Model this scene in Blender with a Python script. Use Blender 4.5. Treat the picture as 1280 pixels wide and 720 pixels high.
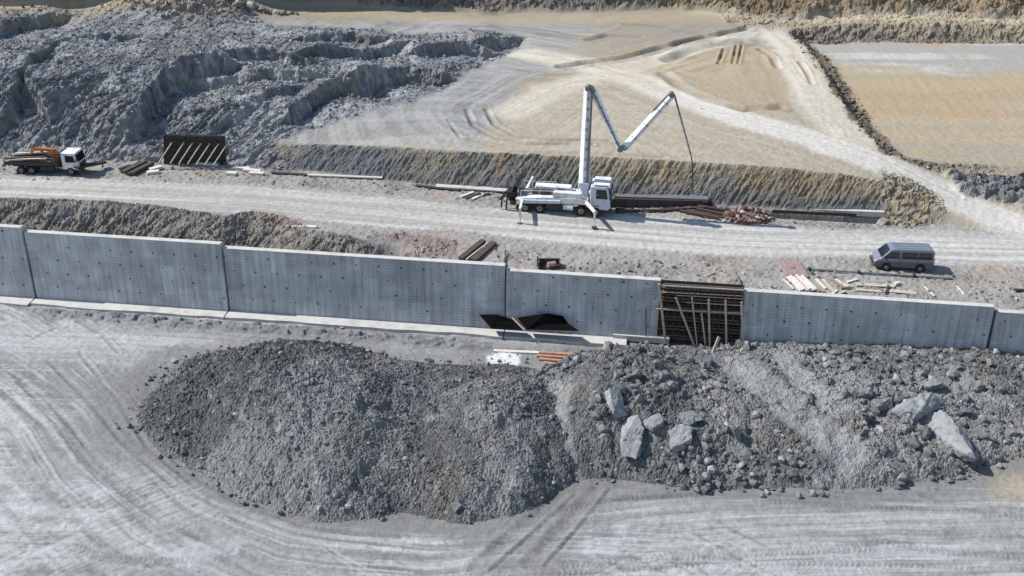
import bpy, math, random
import numpy as np
random.seed(7)
for o in list(bpy.data.objects): bpy.data.objects.remove(o)
SC = bpy.context.scene
COLL = SC.collection
R = math.radians
# ------------------------------------------------------------------ camera, sky, sun, exposure
F_PX, PITCH, CAM_H = 1300.0, R(28), 39.0
cd = bpy.data.cameras.new("camera"); cam = bpy.data.objects.new("camera", cd); COLL.objects.link(cam)
cd.sensor_width = 36; cd.lens = 36 * F_PX / 1280; cd.clip_end = 6000; cd.clip_start = 1
cam.location = (0, 0, CAM_H); cam.rotation_euler = (R(90) - PITCH, 0, 0)
SC.camera = cam
w = bpy.data.worlds.new("World"); SC.world = w; w.use_nodes = True
nt = w.node_tree; bg = nt.nodes['Background']; sky = nt.nodes.new('ShaderNodeTexSky')
sky.sky_type = 'NISHITA'; sky.sun_disc = False
SUN_EL, SUN_A = 45, 12.5            # elevation; azimuth north of due west
sky.sun_elevation = R(SUN_EL); sky.sun_rotation = R(270 + SUN_A)
sky.air_density = 1.2; sky.dust_density = 0.6
nt.links.new(sky.outputs[0], bg.inputs[0]); bg.inputs[1].default_value = 0.10
sd = bpy.data.lights.new("sun", 'SUN'); sun = bpy.data.objects.new("sun", sd); COLL.objects.link(sun)
sd.energy = 4.2; sd.angle = R(0.5); sd.color = (1.0, 0.965, 0.91)
from mathutils import Vector, Matrix
sv = Vector((-math.cos(R(SUN_A)) * math.cos(R(SUN_EL)), math.sin(R(SUN_A)) * math.cos(R(SUN_EL)), math.sin(R(SUN_EL))))
sun.rotation_euler = sv.to_track_quat('Z', 'Y').to_euler()
sun.location = (-60, 80, 80)
SC.view_settings.view_transform = 'Standard'; SC.view_settings.look = 'None'
SC.view_settings.exposure = 0.56; SC.view_settings.gamma = 1.0; SC.view_settings.use_curve_mapping = False

# ------------------------------------------------------------------ survey helpers
def P(u, v, z=0.0):
    dx = (u - 640) / F_PX; dy = (360 - v) / F_PX
    Y = math.cos(PITCH) + dy * math.sin(PITCH); Z = -math.sin(PITCH) + dy * math.cos(PITCH)
    t = (z - CAM_H) / Z
    return np.array([dx * t, Y * t])
def PY(u, v, y):       # point on the vertical plane y = const
    dx = (u - 640) / F_PX; dy = (360 - v) / F_PX
    Y = math.cos(PITCH) + dy * math.sin(PITCH); Z = -math.sin(PITCH) + dy * math.cos(PITCH)
    t = y / Y
    return Vector((dx * t, y, CAM_H + Z * t))
# noise -------------------------------------------------------------
_rng = np.random.RandomState(3)
TAB = _rng.rand(8, 256, 256).astype(np.float32)
def vnoise(x, y, k=0):
    x = x + 1000.0 + 17.3 * k; y = y + 1000.0 + 9.1 * k
    xi = np.floor(x).astype(np.int32); yi = np.floor(y).astype(np.int32)
    fx = (x - xi).astype(np.float32); fy = (y - yi).astype(np.float32)
    fx = fx * fx * (3 - 2 * fx); fy = fy * fy * (3 - 2 * fy)
    T = TAB[k % 8]; a = xi & 255; b = yi & 255; a1 = (a + 1) & 255; b1 = (b + 1) & 255
    v0 = T[a, b] * (1 - fx) + T[a1, b] * fx; v1 = T[a, b1] * (1 - fx) + T[a1, b1] * fx
    return (v0 * (1 - fy) + v1 * fy) * 2 - 1
def fbm(x, y, o=4, k=0, g=0.5):
    s = 0; a = 1.0; tot = 0
    for i in range(o):
        s = s + a * vnoise(x, y, k + i); tot += a; a *= g
        x, y = (x * 0.8 - y * 0.6) * 2.03, (x * 0.6 + y * 0.8) * 2.03
    return s / tot
def facets(x, y, k=0):          # angular broken blocks: every cell a tilted plane
    xi = np.floor(x); yi = np.floor(y)
    best = np.full(x.shape, 1e9, np.float32); h = np.zeros(x.shape, np.float32)
    A, B, D, E_, G_ = TAB[k % 8], TAB[(k + 1) % 8], TAB[(k + 2) % 8], TAB[(k + 3) % 8], TAB[(k + 4) % 8]
    for i in (-1, 0, 1):
        for j in (-1, 0, 1):
            ci = (xi + i).astype(np.int32) & 255; cj = (yi + j).astype(np.int32) & 255
            px = xi + i + A[ci, cj]; py = yi + j + B[ci, cj]
            dx = x - px; dy = y - py; d = dx * dx + dy * dy
            hh = D[ci, cj] - .5 + (E_[ci, cj] - .5) * 1.3 * dx + (G_[ci, cj] - .5) * 1.3 * dy
            m = d < best
            h = np.where(m, hh, h); best = np.where(m, d, best)
    return h
def stones(x, y, k=0, dens=.6):         # stones half sunk in the soil, by size class
    xi = np.floor(x); yi = np.floor(y); h = np.zeros(x.shape, np.float32)
    A, B, D, E_ = TAB[k % 8], TAB[(k + 1) % 8], TAB[(k + 2) % 8], TAB[(k + 3) % 8]
    for i in (-1, 0, 1):
        for j in (-1, 0, 1):
            ci = (xi + i).astype(np.int32) & 255; cj = (yi + j).astype(np.int32) & 255
            px = xi + i + A[ci, cj]; py = yi + j + B[ci, cj]
            r = D[ci, cj]; th = E_[ci, cj] * 3.14
            rad = .22 + .5 * r * r
            c = np.cos(th); s = np.sin(th); dx = x - px; dy = y - py
            a = (dx * c + dy * s); b = (-dx * s + dy * c) * 1.5
            q = 1 - np.maximum(np.abs(a), np.abs(a) * .5 + np.abs(b) * .8) / rad
            hh = np.where(TAB[(k + 5) % 8][ci, cj] < dens, np.minimum(q * 1.8, 0.75) * rad, 0)
            h = np.maximum(h, hh)
    return h
def sm(a, b, x):
    t = np.clip((x - a) / (b - a), 0, 1); return t * t * (3 - 2 * t)
def polyline(X, Y, pts):
    """signed distance (+ = left of travel), arc length, overrun past the ends"""
    best = np.full(X.shape, 1e9, np.float64); sg = np.zeros(X.shape); ss = np.zeros(X.shape); ov = np.zeros(X.shape)
    L = 0; n = len(pts) - 1
    for i in range(n):
        ax, ay = pts[i]; bx, by = pts[i + 1]; dx = bx - ax; dy = by - ay; l = math.hypot(dx, dy)
        tx, ty = dx / l, dy / l
        t = (X - ax) * tx + (Y - ay) * ty; c = np.clip(t, 0, l)
        px = ax + c * tx; py = ay + c * ty
        d = np.hypot(X - px, Y - py); perp = (Y - ay) * tx - (X - ax) * ty
        m = d < best
        best = np.where(m, d, best); sg = np.where(m, np.where(perp >= 0, 1, -1), sg)
        ss = np.where(m, L + (t if i in (0, n - 1) else c), ss)
        o = np.zeros(X.shape)
        if i == 0: o = np.maximum(o, -t)
        if i == n - 1: o = np.maximum(o, t - l)
        ov = np.where(m, o, ov)
        L += l
    return best * sg, ss, ov
def inside(X, Y, pts):
    """signed distance to a polygon, + inside"""
    best = np.full(X.shape, 1e9); ins = np.zeros(X.shape, bool); n = len(pts)
    for i in range(n):
        ax, ay = pts[i]; bx, by = pts[(i + 1) % n]; dx = bx - ax; dy = by - ay; l2 = dx * dx + dy * dy
        t = np.clip(((X - ax) * dx + (Y - ay) * dy) / l2, 0, 1)
        best = np.minimum(best, (X - ax - t * dx) ** 2 + (Y - ay - t * dy) ** 2)
        cr = ((ay > Y) != (by > Y)) & (X < (bx - ax) * (Y - ay) / ((by - ay) if by != ay else 1e-9) + ax)
        ins ^= cr
    return np.sqrt(best) * np.where(ins, 1, -1)
class TPS:
    def __init__(self, pts, lam=0.02):
        p = np.array([(q[0], q[1]) for q in pts]) / 30.; z = np.array([q[2] for q in pts]); n = len(p)
        r2 = ((p[:, None] - p[None]) ** 2).sum(-1); K = np.where(r2 > 0, .5 * r2 * np.log(r2 + 1e-12), 0) + lam * np.eye(n)
        Pm = np.c_[np.ones(n), p]; A = np.zeros((n + 3, n + 3)); A[:n, :n] = K; A[:n, n:] = Pm; A[n:, :n] = Pm.T
        s = np.linalg.solve(A, np.r_[z, 0, 0, 0]); self.p, self.w, self.a = p, s[:n], s[n:]
    def __call__(self, X, Y):
        X = X / 30.; Y = Y / 30.; z = self.a[0] + self.a[1] * X + self.a[2] * Y
        for (px, py), w_ in zip(self.p, self.w):
            r2 = (X - px) ** 2 + (Y - py) ** 2 + 1e-12
            z = z + w_ * .5 * r2 * np.log(r2)
        return z
# ------------------------------------------------------------------ terrain shape
ZL = -6.1
def wall_y(x): return 77.08 - 0.14 * x
def zb(x): return np.clip(-0.025 * x - 0.2, -1.3, 1.2)
SECT = [(-75, -43.0, .9), (-42.85, -25.0, .45), (-24.85, -0.6, 0.0), (-0.5, 12.2, -.45), (18.9, 38.1, -.9), (38.35, 70, -1.35)]
def wall_top(x):
    z = np.full(np.shape(x), .9)
    for a, b, t in SECT[1:]: z = np.where(x > a - .1, t, z)
    return z
def PP(*l): return [tuple(P(u, v, z)) for u, v, z in l]
TOE = PP((-260, 188, 1), (0, 196, 1), (150, 200, .8), (280, 206, .5), (400, 216, .2), (545, 233, 0), (700, 243, -.2), (900, 255, -.5), (1105, 268, -.9), (1165, 276, -1), (1300, 296, -1.2), (1600, 330, -1.2))
_cp = [(400, 188, 2.0), (470, 185, 2.6), (540, 183, 3), (700, 188, 3), (900, 197, 2.8), (1080, 207, 2.1), (1140, 228, 1.1), (1190, 255, -.2), (1230, 268, -.7), (1280, 290, -1.1), (1280, 330, -1.2), (1450, 300, -1.2),
       (1110, 188, 2.1), (1060, 150, 2.6), (1000, 80, 3.6), (950, 35, 4.2), (800, 120, 3.4), (700, 60, 4.2), (600, 120, 3.7), (640, 160, 3.2),
       (0, 20, 9), (0, 60, 8.3), (0, 110, 6.3), (0, 140, 4.6), (0, 170, 2.6), (0, 195, 1), (-150, 110, 6.5), (-150, 40, 9), (-150, 190, 1.2),
       (150, 30, 7.8), (150, 70, 7.2), (150, 110, 6), (150, 150, 3.8), (150, 198, 1), (280, 40, 6.6), (280, 90, 5.6), (280, 130, 4.6), (280, 165, 3), (280, 205, .8), (340, 180, 2.2),
       (400, 150, 3.4), (400, 100, 4.6), (400, 40, 5.8), (500, 120, 4), (500, 60, 5), (350, 212, .5), (640, 25, 5), (900, 26, 4.6), (1100, 26, 4.6), (1280, 28, 4.6), (1450, 28, 4.6), (1500, 150, 2.5)]
TP = TPS([(*P(u, v, z), z) for u, v, z in _cp])
EDGE = PP((-200, 240, 1.1), (0, 247, 1), (100, 250, .8), (190, 256, .6), (280, 269, .5), (312, 264, .4), (350, 269, .3), (390, 289, .1), (440, 297, 0), (470, 305, 0), (514, 309, -.1), (530, 329, -.2))
BACKL = PP((-400, 8, 9), (0, 14, 9), (100, 15, 8.3), (240, 17, 7), (450, 16, 5.7), (560, 20, 5.2), (700, 20, 4.8), (870, 17, 4.6), (960, 23, 4.5), (1130, 21, 4.6), (1200, 22, 4.6), (1232, 25, 4.6), (1300, 23, 4.6), (1700, 18, 4.6), (2600, 10, 4.6))
PAD = PP((986, 42, 3.9), (1002, 34, 4.3), (1100, 29, 4.6), (1280, 31, 4.6), (1600, 28, 4.6), (1700, 220, .6), (1290, 222, .6), (1175, 214, 1.0), (1106, 190, 2.1), (1076, 156, 2.6), (1053, 125, 3.0), (1035, 95, 3.4), (1012, 62, 3.8))
def padz(X, Y): return np.clip(.6 + (Y - 95) * .05, .4, 3.3)
STEPS = [  # crest line (pixels, height) left to right with the high ground on the far side, drop
    ([(365, 134), (405, 114), (462, 103)], 4.2, 3.4), ([(455, 99), (500, 90), (550, 93)], 4.6, 3.0),
    ([(300, 73), (345, 70), (385, 75)], 5.8, 2.4), ([(390, 76), (440, 67), (492, 60)], 5.2, 2.4), ([(385, 58), (430, 52), (470, 52)], 5.6, 1.8),
    ([(530, 66), (575, 60), (602, 60)], 4.8, 2.6), ([(605, 55), (640, 48)], 4.8, 1.8),
    ([(110, 158), (150, 138), (185, 112), (235, 90), (280, 84)], 6.0, 4.2), ([(245, 100), (300, 97), (345, 96), (385, 96)], 5.4, 2.2),
    ([(-30, 135), (5, 132), (30, 116), (52, 130)], 5.5, 3.6), ([(5, 178), (22, 172), (42, 175)], 2.4, 2.0), ([(-60, 50), (0, 40), (30, 30), (70, 23)], 8.6, 2.6), ([(120, 52), (155, 50)], 7.4, 1.2), ([(290, 140), (360, 118)], 4.4, 1.6)]
STEPW = [([tuple(P(u, v, z)) for u, v in l], h) for l, z, h in STEPS]
ROCKP = PP((-300, 10, 9), (0, 16, 9), (200, 24, 7), (300, 28, 6), (335, 40, 6), (460, 48, 5.4), (560, 46, 5), (640, 44, 5), (650, 56, 4.4), (600, 84, 4), (560, 105, 4), (520, 128, 3.8), (450, 145, 3.6), (380, 160, 3.2), (340, 182, 2.2), (370, 214, .3), (280, 208, .5), (0, 197, 1), (-300, 185, 1))

def base(X, Y):
    """smooth ground without small relief"""
    Xc = np.clip(X, -95, 80); Yc = np.clip(Y, 60, 190)
    b = zb(X)
    dT, sT, _ = polyline(X, Y, TOE)
    zp = np.clip(TP(Xc, Yc), -1.35, 11)
    zp = np.where(dT > 0, np.maximum(zp, b - .2), zp)
    up = np.where(dT > 0, np.minimum(zp, b + dT * 1.35), b)
    # quarry steps
    near = (Y > 95) & (X < 15)
    if near.any():
        xs, ys = X[near], Y[near]; add = np.zeros(xs.shape)
        wob = fbm(xs * .5, ys * .5, 5, 2) * .95
        for pl, h in STEPW:
            d, s, ov = polyline(xs, ys, pl); d = d + wob
            top = .45 * np.exp(-(d / 9) ** 2); bot = -.55 * np.exp(-(d / 4.5) ** 2)
            t = sm(-.4, .3, d)
            add += .60 * h * (bot * (1 - t) + top * t) * np.exp(-(np.maximum(ov, 0) / 1.6) ** 2)
        up[near] += add * sm(0.5, 3.5, dT[near])
    # pad
    dP = inside(X, Y, PAD)
    pz = padz(X, Y)
    up = np.where(dP > -40, np.where(dP > 0, np.maximum(pz, up - np.clip(dP - .0, 0, 20) * 1.0), up), up)
    # back cliffs
    dB, sB, _ = polyline(X, Y, BACKL)
    jag = fbm(X * .16, Y * .16, 3, 5) * np.where(X > -28, 1.5, .15)
    dBj = dB + jag
    rub = sm(-24, -18, X)
    steep = np.where(rub > .5, .85, 2.4)
    up = up + np.clip(dBj * steep, 0, 15)
    up = up + 4.5 * np.exp(-((X + 42) / 8.5) ** 2 - ((Y - P(300, 10, 8)[1]) / 6.0) ** 2)      # tan rubble cone
    # the cut behind the retaining wall
    dE, sE, _ = polyline(X, Y, EDGE)
    m = (dE < 0) & (X < .5) & (Y < 100)
    dep = np.clip(-dE * .95, 0, 3.4) * sm(-1.0, -7.5, X)
    up = np.where(m, up - dep, up)
    # hollow at the wall
    hc = P(482, 318, -.6); up = up - 2.2 * np.exp(-((X - hc[0]) / 1.9) ** 2 - ((Y - hc[1]) / 1.1) ** 2)
    # footing trench at the toe of the cut
    tr = sm(18.5, 19.5, X) * sm(34.6, 34.0, X) * sm(-2.1, -1.8, dT) * sm(-.1, -.4, dT)
    up = up - 1.5 * tr
    wy = wall_y(X)
    wt = wall_top(X) - .12
    nearwall = sm(4.5, .5, Y - wy)
    up = np.where(Y < 110, np.minimum(up, up * (1 - nearwall) + np.minimum(up, wt) * nearwall), up)
    low = ZL + .12 * fbm(X * .07, Y * .07, 3, 4) + sm(-30, -46, X) * sm(62, 82, Y) * .05
    t = sm(-.15, .15, Y - wy - .28)
    return low * (1 - t) + up * t, dT, sT, dE, sE, dP, dB, sB, dBj
def base1(x, y):
    return float(base(np.array([x], float), np.array([y], float))[0][0])
def G(u, v, z0=0.):
    z = z0
    for _ in range(14):
        x, y = P(u, v, z); z = z * .5 + .5 * base1(x, y)
    x, y = P(u, v, z); return x, y, z
def GG(l, z0=2.): return [G(u, v, z0)[:2] for u, v in l]
K_ALB = 0.60
def col(h):
    c = [int(h[i:i + 2], 16) / 255 for i in (0, 2, 4)]
    return np.array([(q / 12.92 if q < .04045 else ((q + .055) / 1.055) ** 2.4) for q in c]) * K_ALB
# guide lines for tyre tracks and streaks
LOOP = GG([(-160, 330), (0, 415), (70, 455), (130, 505), (170, 560), (250, 620), (370, 665), (540, 684), (720, 676), (900, 655), (1100, 650), (1300, 655), (1700, 660)], -6)
ROADB = GG([(-300, 222), (0, 235), (300, 248), (640, 278), (900, 298), (1280, 312), (1700, 335)], 0)
R1 = GG([(640, 66), (720, 78), (790, 98), (860, 125), (930, 150), (1010, 172), (1090, 200), (1160, 232), (1220, 262), (1290, 288), (1400, 318)], 3)
R2 = GG([(958, 36), (985, 62), (1005, 100), (1030, 140), (1062, 172), (1100, 200)], 3)
R3 = GG([(938, 40), (880, 58), (820, 74), (760, 92), (690, 112), (640, 140)], 3)
RUTS = [(GG(l, 3), wd, dep) for l, wd, dep in [
    ([(700, 84), (780, 72), (850, 54), (935, 36)], .55, .45), ([(835, 76), (862, 64), (895, 55), (930, 52)], .8, .45),
    ([(828, 92), (850, 108), (885, 124), (930, 137), (975, 134)], .7, .3), ([(584, 138), (592, 158), (620, 173), (662, 180), (740, 181)], .28, .2),
    ([(608, 137), (618, 156), (646, 170), (690, 175), (760, 176)], .28, .2), ([(905, 62), (898, 80)], .22, .25), ([(921, 58), (916, 80)], .22, .25), ([(927, 58), (922, 80)], .2, .25),
    ([(950, 62), (966, 72), (972, 84)], .4, .3), ([(1000, 78), (1010, 92), (1015, 105)], .3, .25), ([(880, 136), (960, 156), (1050, 178), (1120, 206), (1200, 246)], .25, .18),
    ([(640, 190), (720, 192), (830, 196)], .3, .1), ([(560, 150), (575, 172), (620, 184)], .2, .12), ([(780, 30), (830, 34), (880, 44)], .4, .2), ([(735, 50), (760, 44), (800, 46)], .5, .25)]]
FR = [(GG(l, -6), wd, dep) for l, wd, dep in [
    ([(190, 545), (230, 590), (300, 628), (400, 662), (500, 672)], .22, .10), ([(60, 450), (110, 500), (150, 550), (215, 605), (300, 650)], .2, .09), ([(100, 440), (150, 505), (185, 560), (240, 604)], .18, .09),
    ([(20, 470), (70, 530), (120, 590), (200, 650), (290, 690)], .22, .08), ([(130, 420), (148, 440)], .2, .08), ([(590, 712), (640, 668), (700, 618)], .35, .10), ([(660, 705), (700, 660), (745, 610)], .35, .10), ([(610, 712), (655, 672), (715, 618)], .16, -.08), ([(678, 706), (722, 656), (758, 612)], .16, -.08),
    ([(770, 625), (900, 618), (1040, 622), (1180, 630), (1270, 634)], .16, .06), ([(0, 455), (60, 500), (110, 560)], .2, .07), ([(900, 600), (1000, 612), (1200, 616)], .2, -.06), ([(0, 618), (40, 625), (110, 628), (240, 632)], .12, -.05),
    ([(850, 700), (980, 694), (1120, 690), (1280, 696)], .5, .12), ([(40, 395), (70, 410), (30, 430)], .2, .06), ([(1130, 610), (1180, 628), (1230, 640)], .25, .08)]]
TREADS = [(GG(l, -6), wd) for l, wd in [([(92, 684), (130, 696), (190, 703), (240, 700)], .42), ([(700, 706), (820, 697), (960, 690), (1100, 684)], .38), ([(690, 716), (830, 707), (980, 702), (1120, 704), (1300, 712)], .38), ([(960, 626), (1060, 632), (1180, 636), (1300, 648)], .3), ([(700, 636), (780, 622), (880, 618)], .3), ([(1080, 672), (1180, 690), (1290, 694)], .3)]]
DARKST = GG([(672, 606), (770, 598), (742, 640), (704, 690), (690, 720), (596, 720), (640, 672)], -6)
LOOPIN = GG([(845, 88), (880, 66), (930, 56), (962, 66), (985, 100), (990, 140), (930, 138), (880, 120)], 3)
GREYPAD = GG([(1015, 56), (1280, 38), (1500, 32), (1500, 80), (1280, 84), (1200, 90), (1130, 87), (1040, 88)], 1.4)
GREYPL = GG([(300, 30), (500, 24), (760, 22), (740, 44), (705, 62), (695, 90), (650, 112), (630, 150), (590, 182), (400, 190), (330, 190), (330, 120)], 4)
RUBR = GG([(1168, 214), (1210, 222), (1330, 225), (1500, 235), (1500, 285), (1285, 262), (1240, 250), (1200, 238)], .6)
SANDP = GG([(1222, 590), (1245, 578), (1300, 572), (1500, 570), (1500, 640), (1290, 632), (1240, 618)], -6)
WHITEP = GG([(608, 446), (625, 441), (652, 442), (648, 456), (625, 462), (609, 458)], -6)
RED2 = GG([(1210, 334), (1240, 328), (1262, 333), (1250, 342), (1222, 345)], -1)
RED3 = GG([(318, 262), (352, 266), (385, 276), (372, 286), (338, 282), (318, 274)], 0)
RED4 = GG([(470, 294), (505, 290), (575, 300), (570, 322), (520, 326), (512, 308)], 0)
NOSE = GG([(1105, 215), (1140, 222), (1172, 245), (1186, 268), (1150, 284), (1100, 284), (1098, 262)], .5)
LIMEP = [GG(l, -6) for l in [[(85, 612), (120, 606), (150, 612), (130, 622)], [(160, 686), (230, 676), (320, 672), (300, 690), (240, 700)], [(0, 615), (22, 612), (28, 628), (0, 635)], [(720, 668), (780, 655), (800, 668), (770, 688), (730, 690)]]]

# ------------------------------------------------------------------ spoil heaps
HL = TPS([(*P(u, v, ZL + h), h) for u, v, h in [
    (150, 515, -.2), (178, 556, -.3), (225, 590, -.3), (275, 616, -.3), (335, 636, -.3), (430, 652, -.4), (540, 658, -.4), (630, 650, -.4), (690, 622, -.3), (740, 600, -.2), (165, 480, -.2), (205, 452, 0),
    (335, 423, 3.6), (385, 429, 3.6), (275, 436, 2.3), (225, 475, 1.1), (200, 520, .8), (430, 445, 3.0), (475, 468, 2.1), (420, 520, 3.3), (335, 490, 3.4), (270, 560, 1.5), (340, 570, 2.3), (420, 590, 2.3), (475, 545, 2.5), (455, 480, 3.0), (430, 625, 1.2),
    (530, 485, 1.5), (515, 530, 1.2), (500, 575, .9), (500, 615, .5), (505, 640, 0), (575, 478, 2.5), (615, 474, 3.0), (650, 490, 3.0), (600, 530, 3.2), (570, 590, 2.1), (640, 590, 2.0), (690, 550, 1.7), (700, 500, 1.6), (570, 635, .9), (640, 625, .8), (300, 600, .8)]]
    + [(x, y, h) for x, y, h in [(-18, 75.5, -.2), (-22, 72, .2), (-13, 75, -.2), (-9.5, 73, -.3), (-3, 72.5, -.2), (1.5, 72, -.2), (-28, 68, -.2), (-31, 60, -1), (-12, 45, -3), (5, 48, -2), (-30, 80, -1.5), (-15, 80, -1.2), (0, 78, -.8), (8, 66, -.5)]])
HR = TPS([(*P(u, v, ZL + h), h) for u, v, h in [
    (690, 600, .3), (740, 600, -.2), (790, 596, -.3), (860, 612, -.3), (950, 616, -.3), (1060, 616, -.3), (1150, 606, -.3), (1205, 604, -.3), (1240, 585, -.3), (1290, 574, -.2), (1400, 570, -.2),
    (700, 470, 1.4), (740, 443, 2.6), (800, 434, 2.8), (850, 440, 2.8), (870, 462, 2.4), (760, 500, 2.9), (820, 510, 2.9), (870, 520, 2.6), (720, 540, 2.0), (790, 570, 1.3), (860, 580, 1.3),
    (895, 470, .9), (920, 445, .9), (960, 437, .9), (1060, 431, 1.3), (1160, 436, 1.4), (1280, 440, 1.4), (1400, 445, 1.4), (930, 500, 1.5), (990, 500, 1.6), (1060, 480, 1.9), (1130, 490, 2.2), (1200, 500, 2.1), (1270, 510, 1.7), (1000, 560, 1.5), (1100, 560, 1.6), (1190, 560, 1.5), (1250, 550, .9), (950, 590, .7), (1060, 596, .6), (1150, 590, .6), (940, 545, 1.5)]]
    + [(6, 73.6, .1), (10, 73.4, .1), (14, 73.4, .3), (17, 73.2, .5), (3, 72, -.2), (0, 70, -.2), (20, 45, -3), (45, 45, -3), (-3, 66, -.3)])

def terrain(X, Y):
    Z, dT, sT, dE, sE, dP, dB, sB, dBj = base(X, Y)
    wy = wall_y(X)
    lower = Y < wy + .25
    n = X.shape
    fine = fbm(X * 2.6, Y * 2.6, 4, 1) * (1 - .6 * sm(95, 140, Y)); med = fbm(X * .5, Y * .5, 4, 3); big = fbm(X * .09, Y * .09, 3, 6)
    vf = fbm(X * 9, Y * 9, 2, 5) * (1 - .9 * sm(70, 110, Y))
    # ---------------- rock zones
    dR = inside(X, Y, ROCKP) + med * 1.2
    rock = sm(-1.2, 1.4, dR) * (~lower)
    cut = sm(-.1, .25, dT) * sm(2.7, 2.1, dT) * (~lower) * (1 - rock) * sm(42, 36, X)
    ditch = ((dE < .2) & (Y < 100) & (~lower)) * sm(1.5, -2, X) * sm(.25, -.1, dE)
    dRB = inside(X, Y, RUBR) + med; rubr = sm(-.5, .8, dRB) * (~lower)
    dN = inside(X, Y, NOSE) + med * .5; nose = sm(-.6, .8, dN) * (~lower)
    backc = sm(0, 1.2, dBj)
    dPe = dP + med * .6
    bank = sm(-.6, .1, dPe) * sm(3.2, 2.2, dPe) * sm(60, 40, X - (Y - 100)) * (~lower)
    bankback = sm(-8, -1, dB) * sm(27.5, 30, X) * (1 - backc) * sm(3, -1, dP - 1.5)
    # ---------------- relief
    dz = np.zeros(n)
    dz += np.where(lower, .045 * fine + .06 * med, .05 * fine + .05 * med)
    def on(mask, fn):
        idx = mask > .01
        if idx.any(): dz[idx] += mask[idx] * fn(X[idx], Y[idx], idx)
    slope_l = sm(0, 1, dT) * sm(9, 6, dT) * sm(-20, -26, X)
    on(rock, lambda x, y, i: .34 * (.9 * fbm(x * .28, y * .28, 4, 4) + .42 * facets(x * .5, y * .7, 1) * (.4 + .6 * sm(-.2, .5, fbm(x * .12, y * .12, 2, 2))) + .36 * facets(x * 1.7 + fine[i] * .2, y * 2.4, 3)
                              + .30 * stones(x * 1.3, y * 1.6, 2, .35) + .26 * facets(x * 4, y * 5, 4) + .16 * vnoise(x * 6, y * 8, 3) + .2 * facets(x * 7.5, y * 9, 2)) * (.8 + .5 * big[i]))
    on(rock * slope_l, lambda x, y, i: .28 * vnoise((sT[i] - dT[i] * .75) * 1.7, dT[i] * .35, 2) + .26 * vnoise((sT[i] - dT[i] * .75) * 4.2, dT[i] * .8, 4))
    on(cut, lambda x, y, i: .3 * fbm(sT[i] * .35, dT[i] * .6, 3, 6) + (.6 + .8 * big[i]) * (.14 * vnoise((sT[i] - dT[i] * .9) * 1.7 + med[i] * 1.5, dT[i] * .7, 2)) + .15 * stones(x * 3, y * 3.5, 2, .3) + .12 * vnoise((sT[i] - dT[i] * .9) * 4.6, dT[i] * 1.1, 4) + .07 * facets(x * 5, y * 7, 1) + .05 * vnoise(x * 7, y * 9, 6))
    on(ditch, lambda x, y, i: sm(0, .8, -dE[i]) * (.14 * vnoise((sE[i] - dE[i] * .7) * 1.4, dE[i] * .5, 2) + .16 * vnoise((sE[i] - dE[i] * .7) * 4.4, dE[i] * .9, 4)) + .1 * facets(x * 4.5, y * 6, 1) + .1 * facets(x * 8, y * 9, 4) + .3 * stones(x * 2.6, y * 2.6, 3, .4))
    on(rubr, lambda x, y, i: .5 + .7 * facets(x * .9, y * 1.1, 2) + .4 * facets(x * 2.4, y * 2.8, 4) + .4 * fbm(x * .5, y * .5, 3, 1))
    on(nose, lambda x, y, i: .35 * facets(x * 1.4, y * 1.6, 2) + .25 * facets(x * 3.2, y * 3.8, 4) + .25 * stones(x * 2, y * 2, 1, .35))
    on(backc, lambda x, y, i: 1.3 * fbm(x * .22, y * .3, 4, 2) * sm(-30, -24, x) + .5 * facets(x * .55, y * .8, 3) * sm(-30, -24, x) + .45 * facets(x * 1.6, y * 2.2, 2) * (.15 + .85 * sm(-30, -24, x)))
    on(bank, lambda x, y, i: .3 * facets(x * 2, y * 2, 1) + .35 * stones(x * 1.6, y * 1.6, 2, .5))
    on(bankback, lambda x, y, i: .3 * facets(x * .8, y * 1.0, 5) + .16 * facets(x * 2, y * 2.5, 1) + .5 * fbm(x * .3, y * .3, 3, 2))
    cone = np.exp(-((X + 42) / 8.5) ** 2 - ((Y - P(300, 10, 8)[1]) / 6.0) ** 2)
    on(sm(.2, .5, cone), lambda x, y, i: .9 * stones(x * .8, y * .8, 2, .8) + .5 * facets(x * 1.5, y * 2, 1))
    # debris strip between road and toe, and behind the wall
    dRd, sRd, _ = polyline(X, Y, ROADB)
    rw = 2.9 + .6 * vnoise(sRd * .12, dRd * 0, 2) + .5 * med
    road = sm(rw + .8, rw - .6, np.abs(dRd)) * (~lower)
    strip = (~lower) * (dT < 0) * (1 - road) * (1 - ditch) * sm(110, 100, Y)
    on(strip, lambda x, y, i: .05 * fine[i] + .16 * stones(x * 2.6, y * 2.6, 4, .25) + .09 * facets(x * 3, y * 3, 2) * sm(-.1, .4, med[i]))
    # berm in front of footing
    dW = wy - Y
    berm = lower * sm(1.9, 2.5, dW) * sm(4.2, 3.0, dW) * sm(2, -8, X) * sm(-44, -40, X)
    on(berm, lambda x, y, i: .22 + .3 * facets(x * 1.3, y * 2, 2) + .25 * fbm(x * .8, y * 1.2, 3, 4))
    on(lower * sm(.4, 1, dW) * sm(14, 8, dW), lambda x, y, i: .05 * stones(x * 2.4, y * 2.4, 1, .3) + .08 * facets(x * 1.2, y * 2.4, 3) * sm(.0, .4, med[i]))
    # ---------------- streaks following traffic
    dl, sl, _ = polyline(X, Y, LOOP)
    bend = .35 * fbm(X * .1, Y * .1, 3, 2)
    dl2 = dl + bend * 2
    st1 = vnoise(dl2 * 2.2, sl * .06, 1) * .5 + vnoise(dl2 * 5.5, sl * .12, 3) * .35 + vnoise(dl2 * 11, sl * .3, 5) * .3
    st2 = vnoise(Y * 2.4 + X * .25 + bend * 5, X * .08, 2) * .5 + vnoise(Y * 6 + X * .5 + bend * 9, X * .16, 4) * .4
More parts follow.
